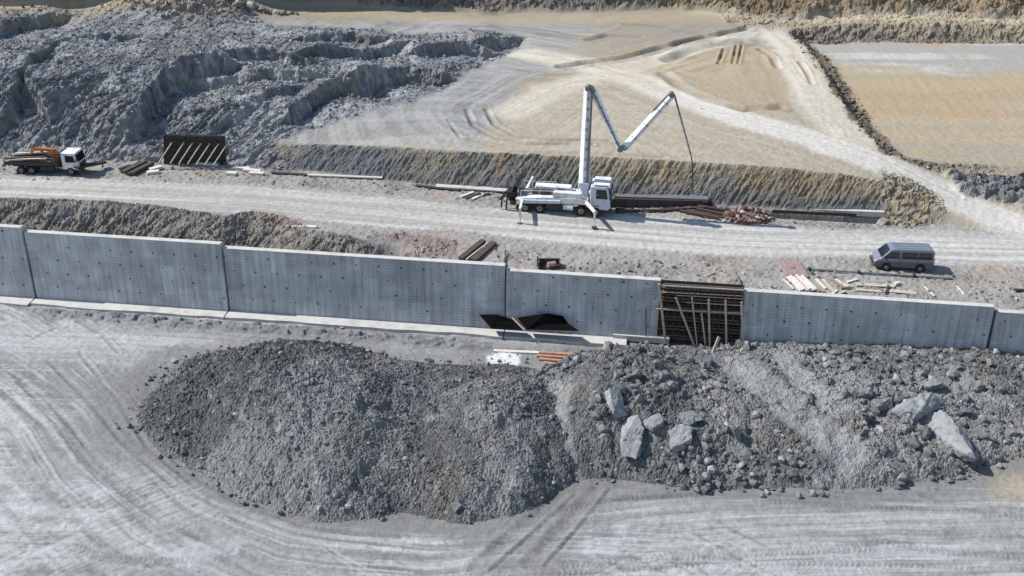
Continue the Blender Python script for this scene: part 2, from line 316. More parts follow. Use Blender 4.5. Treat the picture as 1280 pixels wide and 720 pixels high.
    st3 = vnoise((Y + X * .9) * 2.6, (X - Y) * .12, 4) * .5 + vnoise((Y - X * .7) * 4.6, (X + Y) * .2, 6) * .4
    wl = sm(9, 4, np.abs(dl)); cross = sm(.0, .35, fbm(X * .13, Y * .13, 3, 7))
    stl = st1 * wl + st2 * (1 - wl) * (.35 + .65 * sm(-.2, .3, med + big)) + .35 * fbm(X * 3.4, Y * 3.4, 3, 2) * sm(-.3, .3, -big); stl = stl * (1 - .45 * sm(0, 12, X) * sm(64, 58, Y)); stl = stl * (1 - .6 * cross) + st3 * .6 * cross
    dr2 = dRd + bend * .8
    strd = vnoise(dr2 * 2.0, sRd * .035, 1) * .5 + vnoise(dr2 * 4.5, sRd * .07, 3) * .4 + vnoise(dr2 * 10, sRd * .14, 5) * .25
    d1, s1, _ = polyline(X, Y, R1); d2, s2, _ = polyline(X, Y, R2); d3, s3, _ = polyline(X, Y, R3)
    dm = np.minimum(np.minimum(np.abs(d1), np.abs(d2)), np.abs(d3) + .5)
    dd = np.where(np.abs(d1) < np.abs(d2), d1, d2); s_ = np.where(np.abs(d1) < np.abs(d2), s1, s2); m3 = np.abs(d3) + 1 < np.abs(dd); dd = np.where(m3, d3, dd); s_ = np.where(m3, s3, s_)
    stp = vnoise(dd * 1.3 + bend * 4, s_ * .05, 1) * .5 + vnoise(dd * 3 + bend * 6, s_ * .09, 3) * .4 + vnoise(Y * 1.6 + X * .1 + bend * 5, X * .05, 5) * .35
    rock_all = np.clip(rock + cut + ditch + rubr + nose + backc + bank + bankback, 0, 1)
    st = np.where(lower, stl, np.where(dT > 0, stp, strd))
    dz += st * np.where(lower, .022, .03) * (1 - rock_all)
    rutc = np.zeros(n)
    for (pl, wd, dep) in RUTS + FR:
        d, s, ov = polyline(X, Y, pl)
        k = np.exp(-(np.maximum(ov, 0) / .8) ** 2) * (.7 + .5 * vnoise(s * .5, s * 0, 2))
        g = np.exp(-(d / wd) ** 2); sh = np.exp(-((np.abs(d) - wd * 1.7) / (wd * .7)) ** 2)
        dz += k * (-dep * g + .45 * dep * sh)
        rutc = np.maximum(rutc, k * g * min(1, abs(dep) * 3 + .25) * (1 if dep > 0 else -.6))
    tread = np.zeros(n)
    for (pl, wd) in TREADS:
        d, s, ov = polyline(X, Y, pl)
        k = sm(wd, wd * .8, np.abs(d)) * (ov < .1) * sm(-.9, .1, vnoise(s * .3, s * 0, 3))
        pt = np.clip(.5 + .8 * np.sin(2 * np.pi * (s + np.abs(d) * .5 + .05 * vnoise(s * 3, d * 3, 1)) / .33), 0, 1) * (.6 + .4 * vnoise(s * 1.1, d * 2, 4))
        dz += k * (-.02 + .035 * pt); tread = np.maximum(tread, k * (1 - pt) * .8)
    Z = Z + dz
    steepm = np.clip(rock + .35 * cut + .6 * ditch + backc + bank + nose, 0, 1)
    XD = X + steepm * .28 * fbm(Z * 1.7 + X * .4, Y * 1.1 + Z, 4, 2); YD = Y + steepm * .34 * fbm(X * 1.5 - Z * .5, Z * 2.2, 4, 5)
    zv = fbm(X * 1.8 + 3, Z * 2.6 + Y * .3, 4, 4)
    def lines(dd, ss, f, k, lo_=.38):
        return sm(lo_, lo_ + .16, vnoise(dd * f, ss * .045, k)) * sm(-.25, .15, vnoise(ss * .22 + dd * .3, dd * 1.1, k + 1))
    d_a = dl + .5 * bend; d_b = Y + .05 * X + 1.6 * bend; d_c = Y * .75 + X * .66 + 2.5 * bend; d_e = Y * .8 - X * .6 + 2.5 * bend
    pa = sm(10, 5, np.abs(dl)); pb = sm(-.15, .2, fbm(X * .11, Y * .16, 3, 5)); pc = sm(.0, .3, fbm(X * .12, Y * .12, 3, 1)) * sm(4, -8, X); pe = sm(.0, .3, fbm(X * .12, Y * .12, 3, 3)) * sm(-8, -16, X)
    wob2 = .07 * vnoise(X * 1.1, Y * 1.1, 3)
    dk = np.maximum(np.maximum(lines(d_a + wob2, sl, 5.5, 1) * pa, lines(d_b + wob2, X, 6, 3) * pb * (.8 - .45 * sm(0, 12, X))), np.maximum(lines(d_c + wob2, X, 5.5, 5, .45) * pc, lines(d_e + wob2, X, 5.5, 2, .45) * pe)) * lower
    lt_ = np.maximum(np.maximum(lines(d_a + wob2 + .09, sl, 5.5, 4) * pa, lines(d_b + wob2, X, 7, 6) * pb), np.maximum(lines(d_c, X, 6, 7, .45) * pc, lines(d_e, X, 6, 1, .45) * pe)) * lower
    trd = (.5 + .5 * np.sin(2 * np.pi * (sl + .4 * np.sin(dl * 9)) / .36)) * sm(.25, .45, vnoise(dl * .9, sl * .06, 6)) * pa * lower * sm(75, 60, Y)
    Z = Z - .022 * dk + .010 * lt_ - .012 * trd
    # ---------------- soil colours
    C = np.zeros(n + (3,))
    C[:] = col('b0b0af')
    def mix(c, m):
        m = np.clip(m, 0, 1)[..., None]; C[:] = C * (1 - m) + c * m
    up = (~lower).astype(float)
    mix(col('c2bfb9'), up)                                                   # bench dust
    pl = up * sm(-.2, .5, dT)
    mix(col('c6b291'), pl)                                                    # tan upper terrace
    mix(col('d3cab9'), pl * sm(-.3, .3, med * .6 + st * .9)); mix(col('b19c7d'), pl * sm(.0, .5, -st - .3 * med) * .7)
    mix(col('bfb7a8'), pl * sm(128, 112, Y + med * 6 + big * 14) * .7)
    mix(col('a9a195'), pl * sm(127, 135, Y + med * 4 + big * 6 + st * 5) * sm(45, 38, X) * .85)
    dg = inside(X, Y, GREYPL) + med * 3 + st * 2
    mix(col('aeaeac'), pl * sm(-2.5, 2.5, dg) * .95); mix(col('c2c0bb'), pl * sm(-2.5, 2.5, dg) * sm(.0, .5, st + .4 * med) * .7); mix(col('91908f'), pl * sm(-2.5, 2.5, dg) * sm(.05, .5, -st - .4 * med) * .7)
    rd = sm(3.4, 1.2, dm + med * .9 + st * .8) * pl
    mix(col('ebe3d3'), rd * (.62 + .36 * sm(-.25, .25, st + .5 * med)))
    lp = inside(X, Y, LOOPIN); mix(col('bfab8d'), pl * sm(-.6, .8, lp + med) * .6)
    mix(col('e6e2da'), sm(2.7, 1.5, np.abs(d1) + med * .6 + st * .5) * sm(118, 108, Y) * (~lower) * .9)
    pad = sm(1.2, 2.6, dPe) * up * (dB < 0)
    mix(col('c5b497'), pad)
    mix(col('b8ae9c'), pad * sm(.05, .5, vnoise(Y * .9 + bend * 2, X * .03, 4) + .3 * med) * .7); mix(col('c5aa88'), pad * sm(.1, .7, vnoise(Y * .35 + bend * 3, X * .04, 2)) * .6)
    mix(col('b3ad9e'), pad * sm(108, 100, Y + 3 * med + vnoise(Y * .7, X * .05, 3) * 3) * .7)
    dgp = inside(X, Y, GREYPAD) + med * 2.5 + big * 3 + vnoise(Y * .5, X * .08, 3) * 2.5
    gp = sm(-2.0, 1.6, dgp) * up * (dP > 0)
    mix(col('b9b7b2'), gp * .9); mix(col('d9d8d4'), gp * sm(.05, .7, vnoise(Y * .7 + bend, X * .05, 6) + .4 * med) * .8)
    # road on bench
    mix(col('aaa7a2'), strip * (1 - pl) * .75)
    mix(col('999691'), strip * (1 - pl) * sm(.05, .5, med + .4 * fine))
    mix(col('b6a294'), strip * (1 - pl) * sm(.1, .6, fbm(X * .25, Y * .4, 3, 6)) * .4)
    mix(col('d2cfca'), road * (.55 + .45 * sm(-.3, .3, strd)))
    mix(col('b7b4ae'), road * sm(.0, .4, -strd) * .8); mix(col('e2e0dc'), road * sm(.15, .4, strd) * .8)
    # lower ground
    lo = lower.astype(float)
    mix(col('cfd0d1'), lo * sm(-.05, .42, stl + .35 * big + .25 * med) * .85)
    mix(col('8e8f90'), lo * sm(.02, .45, -stl - .3 * med) * .9)
    mix(col('9b9b9b'), lo * sm(-.1, .4, -big + .4 * med) * .6)
    mix(col('7e7f80'), dk * .42); mix(col('d8d9d9'), lt_ * .45); mix(col('898784'), lo * sm(-.8, .9, inside(X, Y, DARKST) + .8 * med + .5 * fine) * .5); mix(col('808183'), trd * .3)
    mix(col('7f8081'), lo * sm(.42, .7, fbm(X * 4.5, Y * 4.5, 3, 6)) * .6)
    mix(col('cccdce'), lo * sm(12, 8, dW) * sm(4, 6, dW) * sm(18, 10, X) * (.4 + .5 * sm(-.3, .3, st2)))
    mix(col('8f9194'), berm * .85)
    mix(col('9a9a96'), lo * sm(-.1, .3, med) * sm(4.5, 2, dW) * .6)
    for q in LIMEP: mix(col('d9dce0'), lo * sm(-.5, .4, inside(X, Y, q) + med * .9 + stl * .8 + fine * .3) * .4)
    mix(col('beb19a'), lo * sm(-.9, 1.2, .6 * fine + inside(X, Y, SANDP) + med * .7) * .9)
    toe = np.zeros(n); ii = lower & (Y > 49) & (X > -33) & (X < 52) & (np.abs(X) < Y)
    if ii.any(): toe[ii] = np.maximum(HL(X[ii], Y[ii]), HR(X[ii], Y[ii]))
    mix(col('8a8a89'), toe * 0 + lo * ii * sm(-.95, -.15, toe + .45 * med + .3 * fine) * (toe != 0) * .75)
    mix(col('f2f3f2'), lo * sm(-.15, .2, inside(X, Y, WHITEP) + med * .3 + fine * .1))
    # rock & slopes
    rk = fbm(X * 1.4, Y * 1.9, 4, 6); rb = fbm(X * .2, Y * .3, 4, 2)
    mix(col('9a9ca0'), rock); mix(col('babbbc'), rock * sm(-.05, .4, rk + rb) * .85); mix(col('7d7f84'), rock * sm(.0, .5, -rk - rb) * .7)
    mix(col('a9a8a6'), rock * sm(120, 136, Y + 8 * big) * .7); mix(col('94887c'), rock * sm(.25, .6, fbm(X * .3, Y * .5, 3, 1)) * .5)
    mix(col('aa9c86'), cut); mix(col('80807c'), cut * sm(.0, .45, fbm(sT * .12, dT * .5, 3, 2) + .2 * fine) * .9); mix(col('ab9474'), cut * sm(.0, .5, fbm(sT * .25, dT * .3, 3, 5)) * .6)
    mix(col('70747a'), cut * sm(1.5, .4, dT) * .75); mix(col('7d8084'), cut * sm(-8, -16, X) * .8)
    mix(col('9d968c'), ditch); mix(col('b0ada8'), ditch * sm(.05, .5, rk) * .6); mix(col('6f6c6b'), ditch * sm(.05, .5, -rk) * .6)
    mix(col('a58f86'), sm(-.5, .5, inside(X, Y, RED3) + fine * .5) * .6 * up); mix(col('8a6f66'), sm(-.5, .5, inside(X, Y, RED4) + fine * .5) * .6 * up); mix(col('c3a59c'), sm(-.5, .6, inside(X, Y, RED2) + med * .6) * .6 * up)
    mix(col('85888c'), rubr * .95); mix(col('a79c8b'), nose * .8); mix(col('c9b48e'), nose * sm(.1, .5, rk) * .7)
    mix(col('7d7467'), bank * .95); mix(col('6c655b'), bank * sm(0, .4, rk) * .7)
    mix(col('b1a99f'), bankback * .9); mix(col('9a8f83'), bankback * sm(0, .4, rk) * .6)
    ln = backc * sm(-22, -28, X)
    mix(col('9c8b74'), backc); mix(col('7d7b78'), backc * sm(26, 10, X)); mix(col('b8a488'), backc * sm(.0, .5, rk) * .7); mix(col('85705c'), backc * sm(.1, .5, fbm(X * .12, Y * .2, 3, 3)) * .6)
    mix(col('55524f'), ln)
    mix(col('ada298'), sm(.15, .45, cone)); mix(col('c2b294'), np.exp(-((dBj + 2.5) / 2.2) ** 2) * up * .8)
    mix(col('d2c5ab'), np.exp(-((dBj + 1.0) / 1.0) ** 2) * up * sm(22, 28, X) * .9)
    rr = np.clip(rutc, 0, 1); C *= (1 - .32 * rr * (1 - rock_all))[..., None]; C *= (1 + .25 * np.clip(-rutc, 0, 1))[..., None]
    C *= (1 - .30 * tread)[..., None]
    C *= (1 + .16 * vf + .10 * fine + .35 * zv * steepm)[..., None]
    terrain.rough = rock_all
    return XD, YD, Z, np.clip(C, .01, .9)

def grid_mesh(name, X, Y, Z, C, mat, smooth=False, flat=None):
    ny, nx = X.shape
    me = bpy.data.meshes.new(name)
    co = np.empty((ny * nx, 3), np.float32); co[:, 0] = X.ravel(); co[:, 1] = Y.ravel(); co[:, 2] = Z.ravel()
    idx = np.arange(ny * nx, dtype=np.int32).reshape(ny, nx)
    q = np.stack([idx[:-1, :-1], idx[:-1, 1:], idx[1:, 1:], idx[1:, :-1]], -1).reshape(-1, 4)
    me.vertices.add(len(co)); me.vertices.foreach_set('co', co.ravel())
    me.loops.add(q.size); me.loops.foreach_set('vertex_index', q.ravel())
    me.polygons.add(len(q)); me.polygons.foreach_set('loop_start', np.arange(0, q.size, 4, dtype=np.int32))
    try: me.polygons.foreach_set('loop_total', np.full(len(q), 4, np.int32))
    except Exception: pass
    me.update(calc_edges=True)
    at = me.attributes.new('soil', 'FLOAT_COLOR', 'POINT')
    c4 = np.ones((ny * nx, 4), np.float32); c4[:, :3] = C.reshape(-1, 3); at.data.foreach_set('color', c4.ravel())
    me.polygons.foreach_set('use_smooth', np.full(len(q), smooth, bool) if flat is None else ~(flat[:-1, :-1].ravel() > .4))
    me.materials.append(mat)
    o = bpy.data.objects.new(name, me); COLL.objects.link(o); return o
def soil_mat(name, bump=.5, scale=14):
    m = bpy.data.materials.new(name); m.use_nodes = True; n = m.node_tree.nodes; l = m.node_tree.links
    b = n['Principled BSDF']; b.inputs['Roughness'].default_value = .95; b.inputs['Specular IOR Level'].default_value = .2
    a = n.new('ShaderNodeAttribute'); a.attribute_name = 'soil'
    tc = n.new('ShaderNodeTexCoord'); nz = n.new('ShaderNodeTexNoise'); nz.inputs['Scale'].default_value = scale; nz.inputs['Detail'].default_value = 6
    l.new(tc.outputs['Object'], nz.inputs['Vector'])
    mr = n.new('ShaderNodeMapRange'); mr.inputs[1].default_value = .25; mr.inputs[2].default_value = .75; mr.inputs[3].default_value = .8; mr.inputs[4].default_value = 1.2
    l.new(nz.outputs['Fac'], mr.inputs[0])
    mx = n.new('ShaderNodeVectorMath'); mx.operation = 'SCALE'; l.new(a.outputs['Color'], mx.inputs[0]); l.new(mr.outputs[0], mx.inputs['Scale']); l.new(mx.outputs[0], b.inputs['Base Color'])
    bp = n.new('ShaderNodeBump'); bp.inputs['Strength'].default_value = bump; bp.inputs['Distance'].default_value = .06
    l.new(nz.outputs['Fac'], bp.inputs['Height']); l.new(bp.outputs[0], b.inputs['Normal'])
    return m
SOIL = soil_mat('soil'); HEAPM = soil_mat('spoil', .6, 10)
QUICK = False
tx = np.arange(-.57, .5701, .0009); ex = .57 * 1.13 ** np.arange(1, 22); tx = np.r_[-ex[::-1], tx, ex]
ry = np.r_[np.arange(-40, 44, 2.0), np.arange(44, 85, .088), np.arange(85, 128, .072)]
y = 128.; l_ = []; st_ = .085
while y < 190: l_.append(y); st_ = min(st_ * 1.006, .22); y += st_
while y < 3000: l_.append(y); st_ *= 1.22; y += st_
ry = np.r_[ry, l_]
yy = np.repeat(ry[:, None], len(tx), 1); dd_ = np.maximum(yy, 40) * .883 + 21.1
xx = dd_ * tx[None]
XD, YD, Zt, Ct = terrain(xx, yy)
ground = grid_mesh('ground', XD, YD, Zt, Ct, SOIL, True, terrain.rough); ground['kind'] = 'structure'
print('ground', xx.shape)

def heap(name, hf, x0, x1, y0, y1, res, kcol, seed, label, ramp=None, blocky=1.0):
    xs = np.arange(x0, x1, res); ys = np.arange(y0, y1, res); X, Y = np.meshgrid(xs, ys)
    h0 = hf(X, Y); h = h0 + (.55 * fbm(X * .3 + .4 * vnoise(X, Y, 2), Y * .22, 3, seed + 6) + .2 * fbm(X * .8, Y * .8, 3, seed)) * sm(-.1, 1.2, h0)
    k = sm(-.15, .5, h)
    rough = np.ones(X.shape)
    rmask = np.zeros(X.shape)
    for pl, wd in (ramp or []):
        d, s, ov = polyline(X, Y, pl); r_ = sm(wd, wd * .6, np.abs(d) + .3 * fbm(X, Y, 2, 3)) * sm(.5, -.5, ov); rmask = np.maximum(rmask, r_)
    rough = 1 - .85 * rmask
    lump = sm(-.3, .4, fbm(X * .25, Y * .2, 3, seed + 1))
    coarse = max(0, blocky - .5); n_w = fbm(X * 3, Y * 3, 2, 1); n_w2 = fbm(X * 3, Y * 3, 2, 5)
    dz = rough * (.75 * coarse * facets(X * .75, Y * .75, seed) * lump + .32 * coarse * facets(X * 2.0 + .2 * vnoise(X * 3, Y * 3, 2), Y * 2.0, seed + 2) * (.2 + .8 * lump) + .13 * facets(X * 4.5, Y * 4.5, seed + 3) * (.35 + .65 * lump) + .09 * facets(X * 8 + .3 * n_w, Y * 8 + .3 * n_w2, seed + 1) + .12 * stones(X * 7, Y * 7, seed + 2, .5)
                  + .4 * coarse * stones(X * 1.1, Y * 1.1, seed, .22) + .16 * stones(X * 4, Y * 4, seed + 4, .3) * (.2 + lump) + .17 * fbm(X * 1.1, Y * 1.1, 5, seed + 2)) + .04 * fbm(X * 3, Y * 3, 3, 1) + .05 * rough * vnoise((X + Y * .8) * 2.2, (Y - X) * .5, seed)
    Z = ZL + h + dz * (.35 + .65 * k) - .3 * (1 - k)
    C = np.zeros(X.shape + (3,)); C[:] = col(kcol)
    n1 = fbm(X * 1.1, Y * 1.1, 5, seed + 3); n2 = fbm(X * .22 + .3 * vnoise(X * .6, Y * .6, 3), Y * .13, 4, seed + 5); n3 = fbm(X * 6, Y * 6, 3, seed)
    def mix(c, m): m = np.clip(m, 0, 1)[..., None]; C[:] = C * (1 - m) + col(c) * m
    mix('a9aaab', sm(.05, .55, n1) * .6); mix('67686a', sm(.05, .5, -n1) * .6); mix('a2a2a1' if coarse else '929394', sm(-.02, .3, n2) * .7); mix('6a6a6a', sm(.0, .3, -n2) * .5); mix('8c8579', sm(.1, .4, fbm(X * .3, Y * .3, 3, seed + 2)) * .35)
    mix('b3b4b5', rmask * .95); mix('b4b7bb', sm(.35, .8, n3 + .2 * n1) * .8)
    C *= (1 + .25 * n3)[..., None]
    wy = wall_y(X) - .42
    keep = Y < wy
    Z = np.where(keep, Z, np.minimum(Z, ZL + 1.5)); 
    o = grid_mesh(name, X, np.minimum(Y, wy + (Y - wy) * 0.02), Z, np.clip(C, .01, .8), HEAPM)
    o['label'] = label; o['category'] = 'spoil heap'
    return o, (xs, ys, Z)
res = .065
rl = [(GG([(520, 640), (520, 570), (505, 520), (520, 480)], -5), 1.5)]
heapL, HLd = heap('spoil_heap', HL, -30, 6.5, 50.5, 77.5, .055, '757678', 2, 'long dark grey mound of crushed rock in the left foreground, ringed by tyre tracks', None, .68)
rr_ = [(PP((915, 448, -5.2), (960, 490, -4.8), (1010, 535, -4.8), (1075, 580, -5.2)), 1.9), (PP((975, 445, -5.2), (1010, 480, -4.5), (1055, 520, -4.5)), 1.2), (PP((700, 480, -4.5), (690, 540, -4.5), (715, 590, -5)), 1.3), (PP((1120, 560, -5), (1160, 600, -5.6)), .6)]
heapR, HRd = heap('spoil_heap', HR, 1.0, 50, 52.5, 77.5, res, '808182', 4, 'rocky grey heap strewn with boulders under the retaining wall, right of the dark mound', rr_, 1.2)
def ghz(dat, x, y):
    xs, ys, Z = dat; i = int(np.clip(np.searchsorted(xs, x), 0, len(xs) - 1)); j = int(np.clip(np.searchsorted(ys, y), 0, len(ys) - 1)); return float(Z[j, i])
def HG(dat, u, v):
    z = -4.
    for _ in range(20):
        x, y = P(u, v, z); z = .5 * z + .5 * ghz(dat, x, y)
    return x, y, z

#PART2
# ------------------------------------------------------------------ mesh helpers
class MB:
    def __init__(s): s.v = []; s.f = []
    def add(s, vs, fs, M=None):
        k = len(s.v)
        for q in vs: s.v.append(tuple(M @ Vector(q)) if M is not None else tuple(q))
        for f in fs: s.f.append([k + i for i in f])
        return s
    def box(s, c, d, M=None, taper=1.0, tapery=None):
        x, y, z = [q / 2 for q in d]; ty = taper if tapery is None else tapery
        vs = [(-x, -y, -z), (x, -y, -z), (x, y, -z), (-x, y, -z), (-x * taper, -y * ty, z), (x * taper, -y * ty, z), (x * taper, y * ty, z), (-x * taper, y * ty, z)]
        vs = [(a + c[0], b + c[1], e + c[2]) for a, b, e in vs]
        return s.add(vs, [(0, 3, 2, 1), (4, 5, 6, 7), (0, 1, 5, 4), (1, 2, 6, 5), (2, 3, 7, 6), (3, 0, 4, 7)], M)
    def beam(s, a, b, w0, h0, w1=None, h1=None, up=(0, 0, 1)):
        a = Vector(a); b = Vector(b); w1 = w0 if w1 is None else w1; h1 = h0 if h1 is None else h1
        d = (b - a).normalized(); u = Vector(up)
        if abs(d.dot(u)) > .98: u = Vector((1, 0, 0))
        r = d.cross(u).normalized(); u = r.cross(d)
        vs = []
        for p, w_, h in ((a, w0, h0), (b, w1, h1)):
            for i, j in ((-1, -1), (1, -1), (1, 1), (-1, 1)): vs.append(p + r * (i * w_ / 2) + u * (j * h / 2))
        return s.add(vs, [(0, 1, 2, 3), (7, 6, 5, 4), (0, 4, 5, 1), (1, 5, 6, 2), (2, 6, 7, 3), (3, 7, 4, 0)])
    def tube(s, a, b, r0, r1=None, n=12, cap=True):
        a = Vector(a); b = Vector(b); r1 = r0 if r1 is None else r1; d = (b - a).normalized()
        u = Vector((0, 0, 1)) if abs(d.z) < .9 else Vector((1, 0, 0)); r = d.cross(u).normalized(); u = r.cross(d)
        vs = [p + (r * math.cos(2 * math.pi * i / n) + u * math.sin(2 * math.pi * i / n)) * q for p, q in ((a, r0), (b, r1)) for i in range(n)]
        fs = [(i, (i + 1) % n, n + (i + 1) % n, n + i) for i in range(n)]
        if cap: fs += [tuple(range(n - 1, -1, -1)), tuple(range(n, 2 * n))]
        return s.add(vs, fs)
    def path(s, pts, r, n=8):
        for a, b in zip(pts[:-1], pts[1:]): s.tube(a, b, r, r, n)
        return s
    def prism(s, prof, y0, y1, M=None, shrink=None):
        """side profile (x,z) extruded between y0 and y1; shrink(z) scales y"""
        n = len(prof); g = shrink or (lambda z: 1)
        vs = [(x, y0 * g(z), z) for x, z in prof] + [(x, y1 * g(z), z) for x, z in prof]
        fs = [(i, (i + 1) % n, n + (i + 1) % n, n + i) for i in range(n)] + [tuple(range(n - 1, -1, -1)), tuple(range(n, 2 * n))]
        return s.add(vs, fs, M)
    def xf(s, M): s.v = [tuple(M @ Vector(q)) for q in s.v]; return s
def obj(name, mb, mat, parent=None, bevel=0, smooth=False, label=None):
    me = bpy.data.meshes.new(name); me.from_pydata(mb.v, [], mb.f); me.update()
    import bmesh
    bm = bmesh.new(); bm.from_mesh(me); bmesh.ops.recalc_face_normals(bm, faces=bm.faces); bm.to_mesh(me); bm.free()
    me.materials.append(mat)
    if smooth: me.polygons.foreach_set('use_smooth', [True] * len(me.polygons))
    o = bpy.data.objects.new(name, me); COLL.objects.link(o)
    if parent: o.parent = parent
    if bevel:
        b = o.modifiers.new('bevel', 'BEVEL'); b.width = bevel; b.segments = 2; b.limit_method = 'ANGLE'; b.angle_limit = R(35)
    if label: o['label'] = label
    return o
def tag(o, label, cat, group=None):
    o['label'] = label; o['category'] = cat
    if group: o['group'] = group
    return o
def thing(name, loc, rz, label, cat, group=None):
    o = bpy.data.objects.new(name, None); COLL.objects.link(o); o.location = loc; o.rotation_euler = (0, 0, rz); o.empty_display_size = .3
    return tag(o, label, cat, group)
def mat(name, hexc, rough=.7, metal=0, spec=.4, var=.18, scale=3, dirt=None, dirtamt=.3, k=.66, bump=0):
    m = bpy.data.materials.new(name); m.use_nodes = True; n = m.node_tree.nodes; l = m.node_tree.links; b = n['Principled BSDF']
    c = col(hexc) / K_ALB * k
    b.inputs['Roughness'].default_value = rough; b.inputs['Metallic'].default_value = metal; b.inputs['Specular IOR Level'].default_value = spec
    tc = n.new('ShaderNodeTexCoord'); nz = n.new('ShaderNodeTexNoise'); nz.inputs['Scale'].default_value = scale; nz.inputs['Detail'].default_value = 8; nz.inputs['Roughness'].default_value = .65
    l.new(tc.outputs['Object'], nz.inputs['Vector'])
    r = n.new('ShaderNodeValToRGB'); r.color_ramp.elements[0].position = .3; r.color_ramp.elements[1].position = .7
    r.color_ramp.elements[0].color = (*[q * (1 - var) for q in c], 1); r.color_ramp.elements[1].color = (*[min(1, q * (1 + var)) for q in c], 1)
    l.new(nz.outputs['Fac'], r.inputs[0]); src = r.outputs[0]
    if dirt:
        n2 = n.new('ShaderNodeTexNoise'); n2.inputs['Scale'].default_value = scale * .6; n2.inputs['Detail'].default_value = 10; n2.inputs['Roughness'].default_value = .75
        mp = n.new('ShaderNodeMapping'); mp.inputs['Location'].default_value = (5, 3, 1); l.new(tc.outputs['Object'], mp.inputs[0]); l.new(mp.outputs[0], n2.inputs['Vector'])
        mr = n.new('ShaderNodeMapRange'); mr.inputs[1].default_value = .62 - dirtamt * .35; mr.inputs[2].default_value = .72; mr.inputs[4].default_value = .85; l.new(n2.outputs['Fac'], mr.inputs[0])
        mx = n.new('ShaderNodeMix'); mx.data_type = 'RGBA'; l.new(mr.outputs[0], mx.inputs[0]); l.new(src, mx.inputs[6]); mx.inputs[7].default_value = (*(col(dirt) / K_ALB * k), 1); src = mx.outputs[2]
    l.new(src, b.inputs['Base Color'])
    if bump:
        bp = n.new('ShaderNodeBump'); bp.inputs['Strength'].default_value = bump; bp.inputs['Distance'].default_value = .05; l.new(nz.outputs['Fac'], bp.inputs['Height']); l.new(bp.outputs[0], b.inputs['Normal'])
    return m
M_WHITE = mat('white_paint', 'f2f3f4', .5, spec=.4, var=.06, dirt='a39d92', dirtamt=.6, k=.78)
M_WHITE2 = mat('boom_paint', 'f1f2f5', .4, spec=.5, var=.04, scale=1.5, dirt='a5a3a8', dirtamt=.25, k=.88)
M_LAV = mat('cab_paint', 'd6dcec', .35, spec=.5, var=.05, dirt='9c978f', dirtamt=.25, k=.7)
M_BLACK = mat('black_rubber', '2c2c2e', .8, var=.3, k=.6)
M_DARK = mat('dark_steel', '3b3a3c', .6, var=.3, dirt='6a5a4c', k=.6)
M_GLASS = mat('dark_glass', '18212b', .08, spec=.8, var=.1, k=.5)
M_GREY = mat('grey_steel', '8d9096', .5, metal=.3, var=.15, dirt='6a655e', k=.7)
M_RUST = mat('rusty_steel', '63504a', .85, var=.3, scale=6, dirt='3a2a25', k=.6)
M_RUSTY = mat('rusty_formwork', 'b08a72', .85, var=.3, scale=6, dirt='5a4036', k=.6)
M_ORANGE = mat('orange_paint', 'd9803a', .55, var=.15, dirt='7a5a40', dirtamt=.5, k=.7)
M_WOOD = mat('pale_timber', 'd3c6b6', .85, var=.2, scale=5, dirt='9b8a78', k=.66)
M_WOOD2 = mat('orange_timber', 'd6a88c', .85, var=.2, scale=5, dirt='a3806a', k=.66)
M_WOOD3 = mat('dark_timber', '5d524b', .9, var=.3, scale=5, dirt='37312d', k=.6)
M_WOODW = mat('bleached_timber', 'ebe3da', .85, var=.15, scale=5, dirt='b5a89a', k=.68)
M_BRICK = mat('red_board', 'b79f9b', .9, var=.2, scale=5, dirt='8c6a64', k=.6)
M_CONC = mat('pale_concrete', 'dad8d4', .9, var=.12, scale=1.2, dirt='a9a6a0', k=.64, bump=.3)
M_PLAST = mat('black_sheeting', '141416', .9, spec=.1, var=.3, k=.35)
M_SILVER = mat('silver_paint', '8f94a4', .35, metal=.2, var=.05, dirt='8d8880', dirtamt=.25, k=.7)
M_SILVERD = mat('grey_paint', '77777c', .4, metal=.2, var=.06, dirt='8d8880', dirtamt=.4, k=.6)
M_RIM = mat('rim_steel', '9b9a95', .5, metal=.4, var=.15, k=.7)
M_LAMP = mat('lamp_glass', 'd8dde2', .15, spec=.8, var=.05, k=.8)
M_ROCK = mat('boulder_rock', '94979b', .95, var=.3, scale=2.2, dirt='7f8386', k=.60, bump=.6)
M_ROCKP = mat('pale_boulder_rock', 'a9abac', .95, var=.22, scale=2.2, dirt='94979a', k=.62, bump=.6)
M_REDROCK = mat('red_rubble_rock', '8f736c', .95, var=.45, scale=2.5, dirt='c4a79b', k=.6)
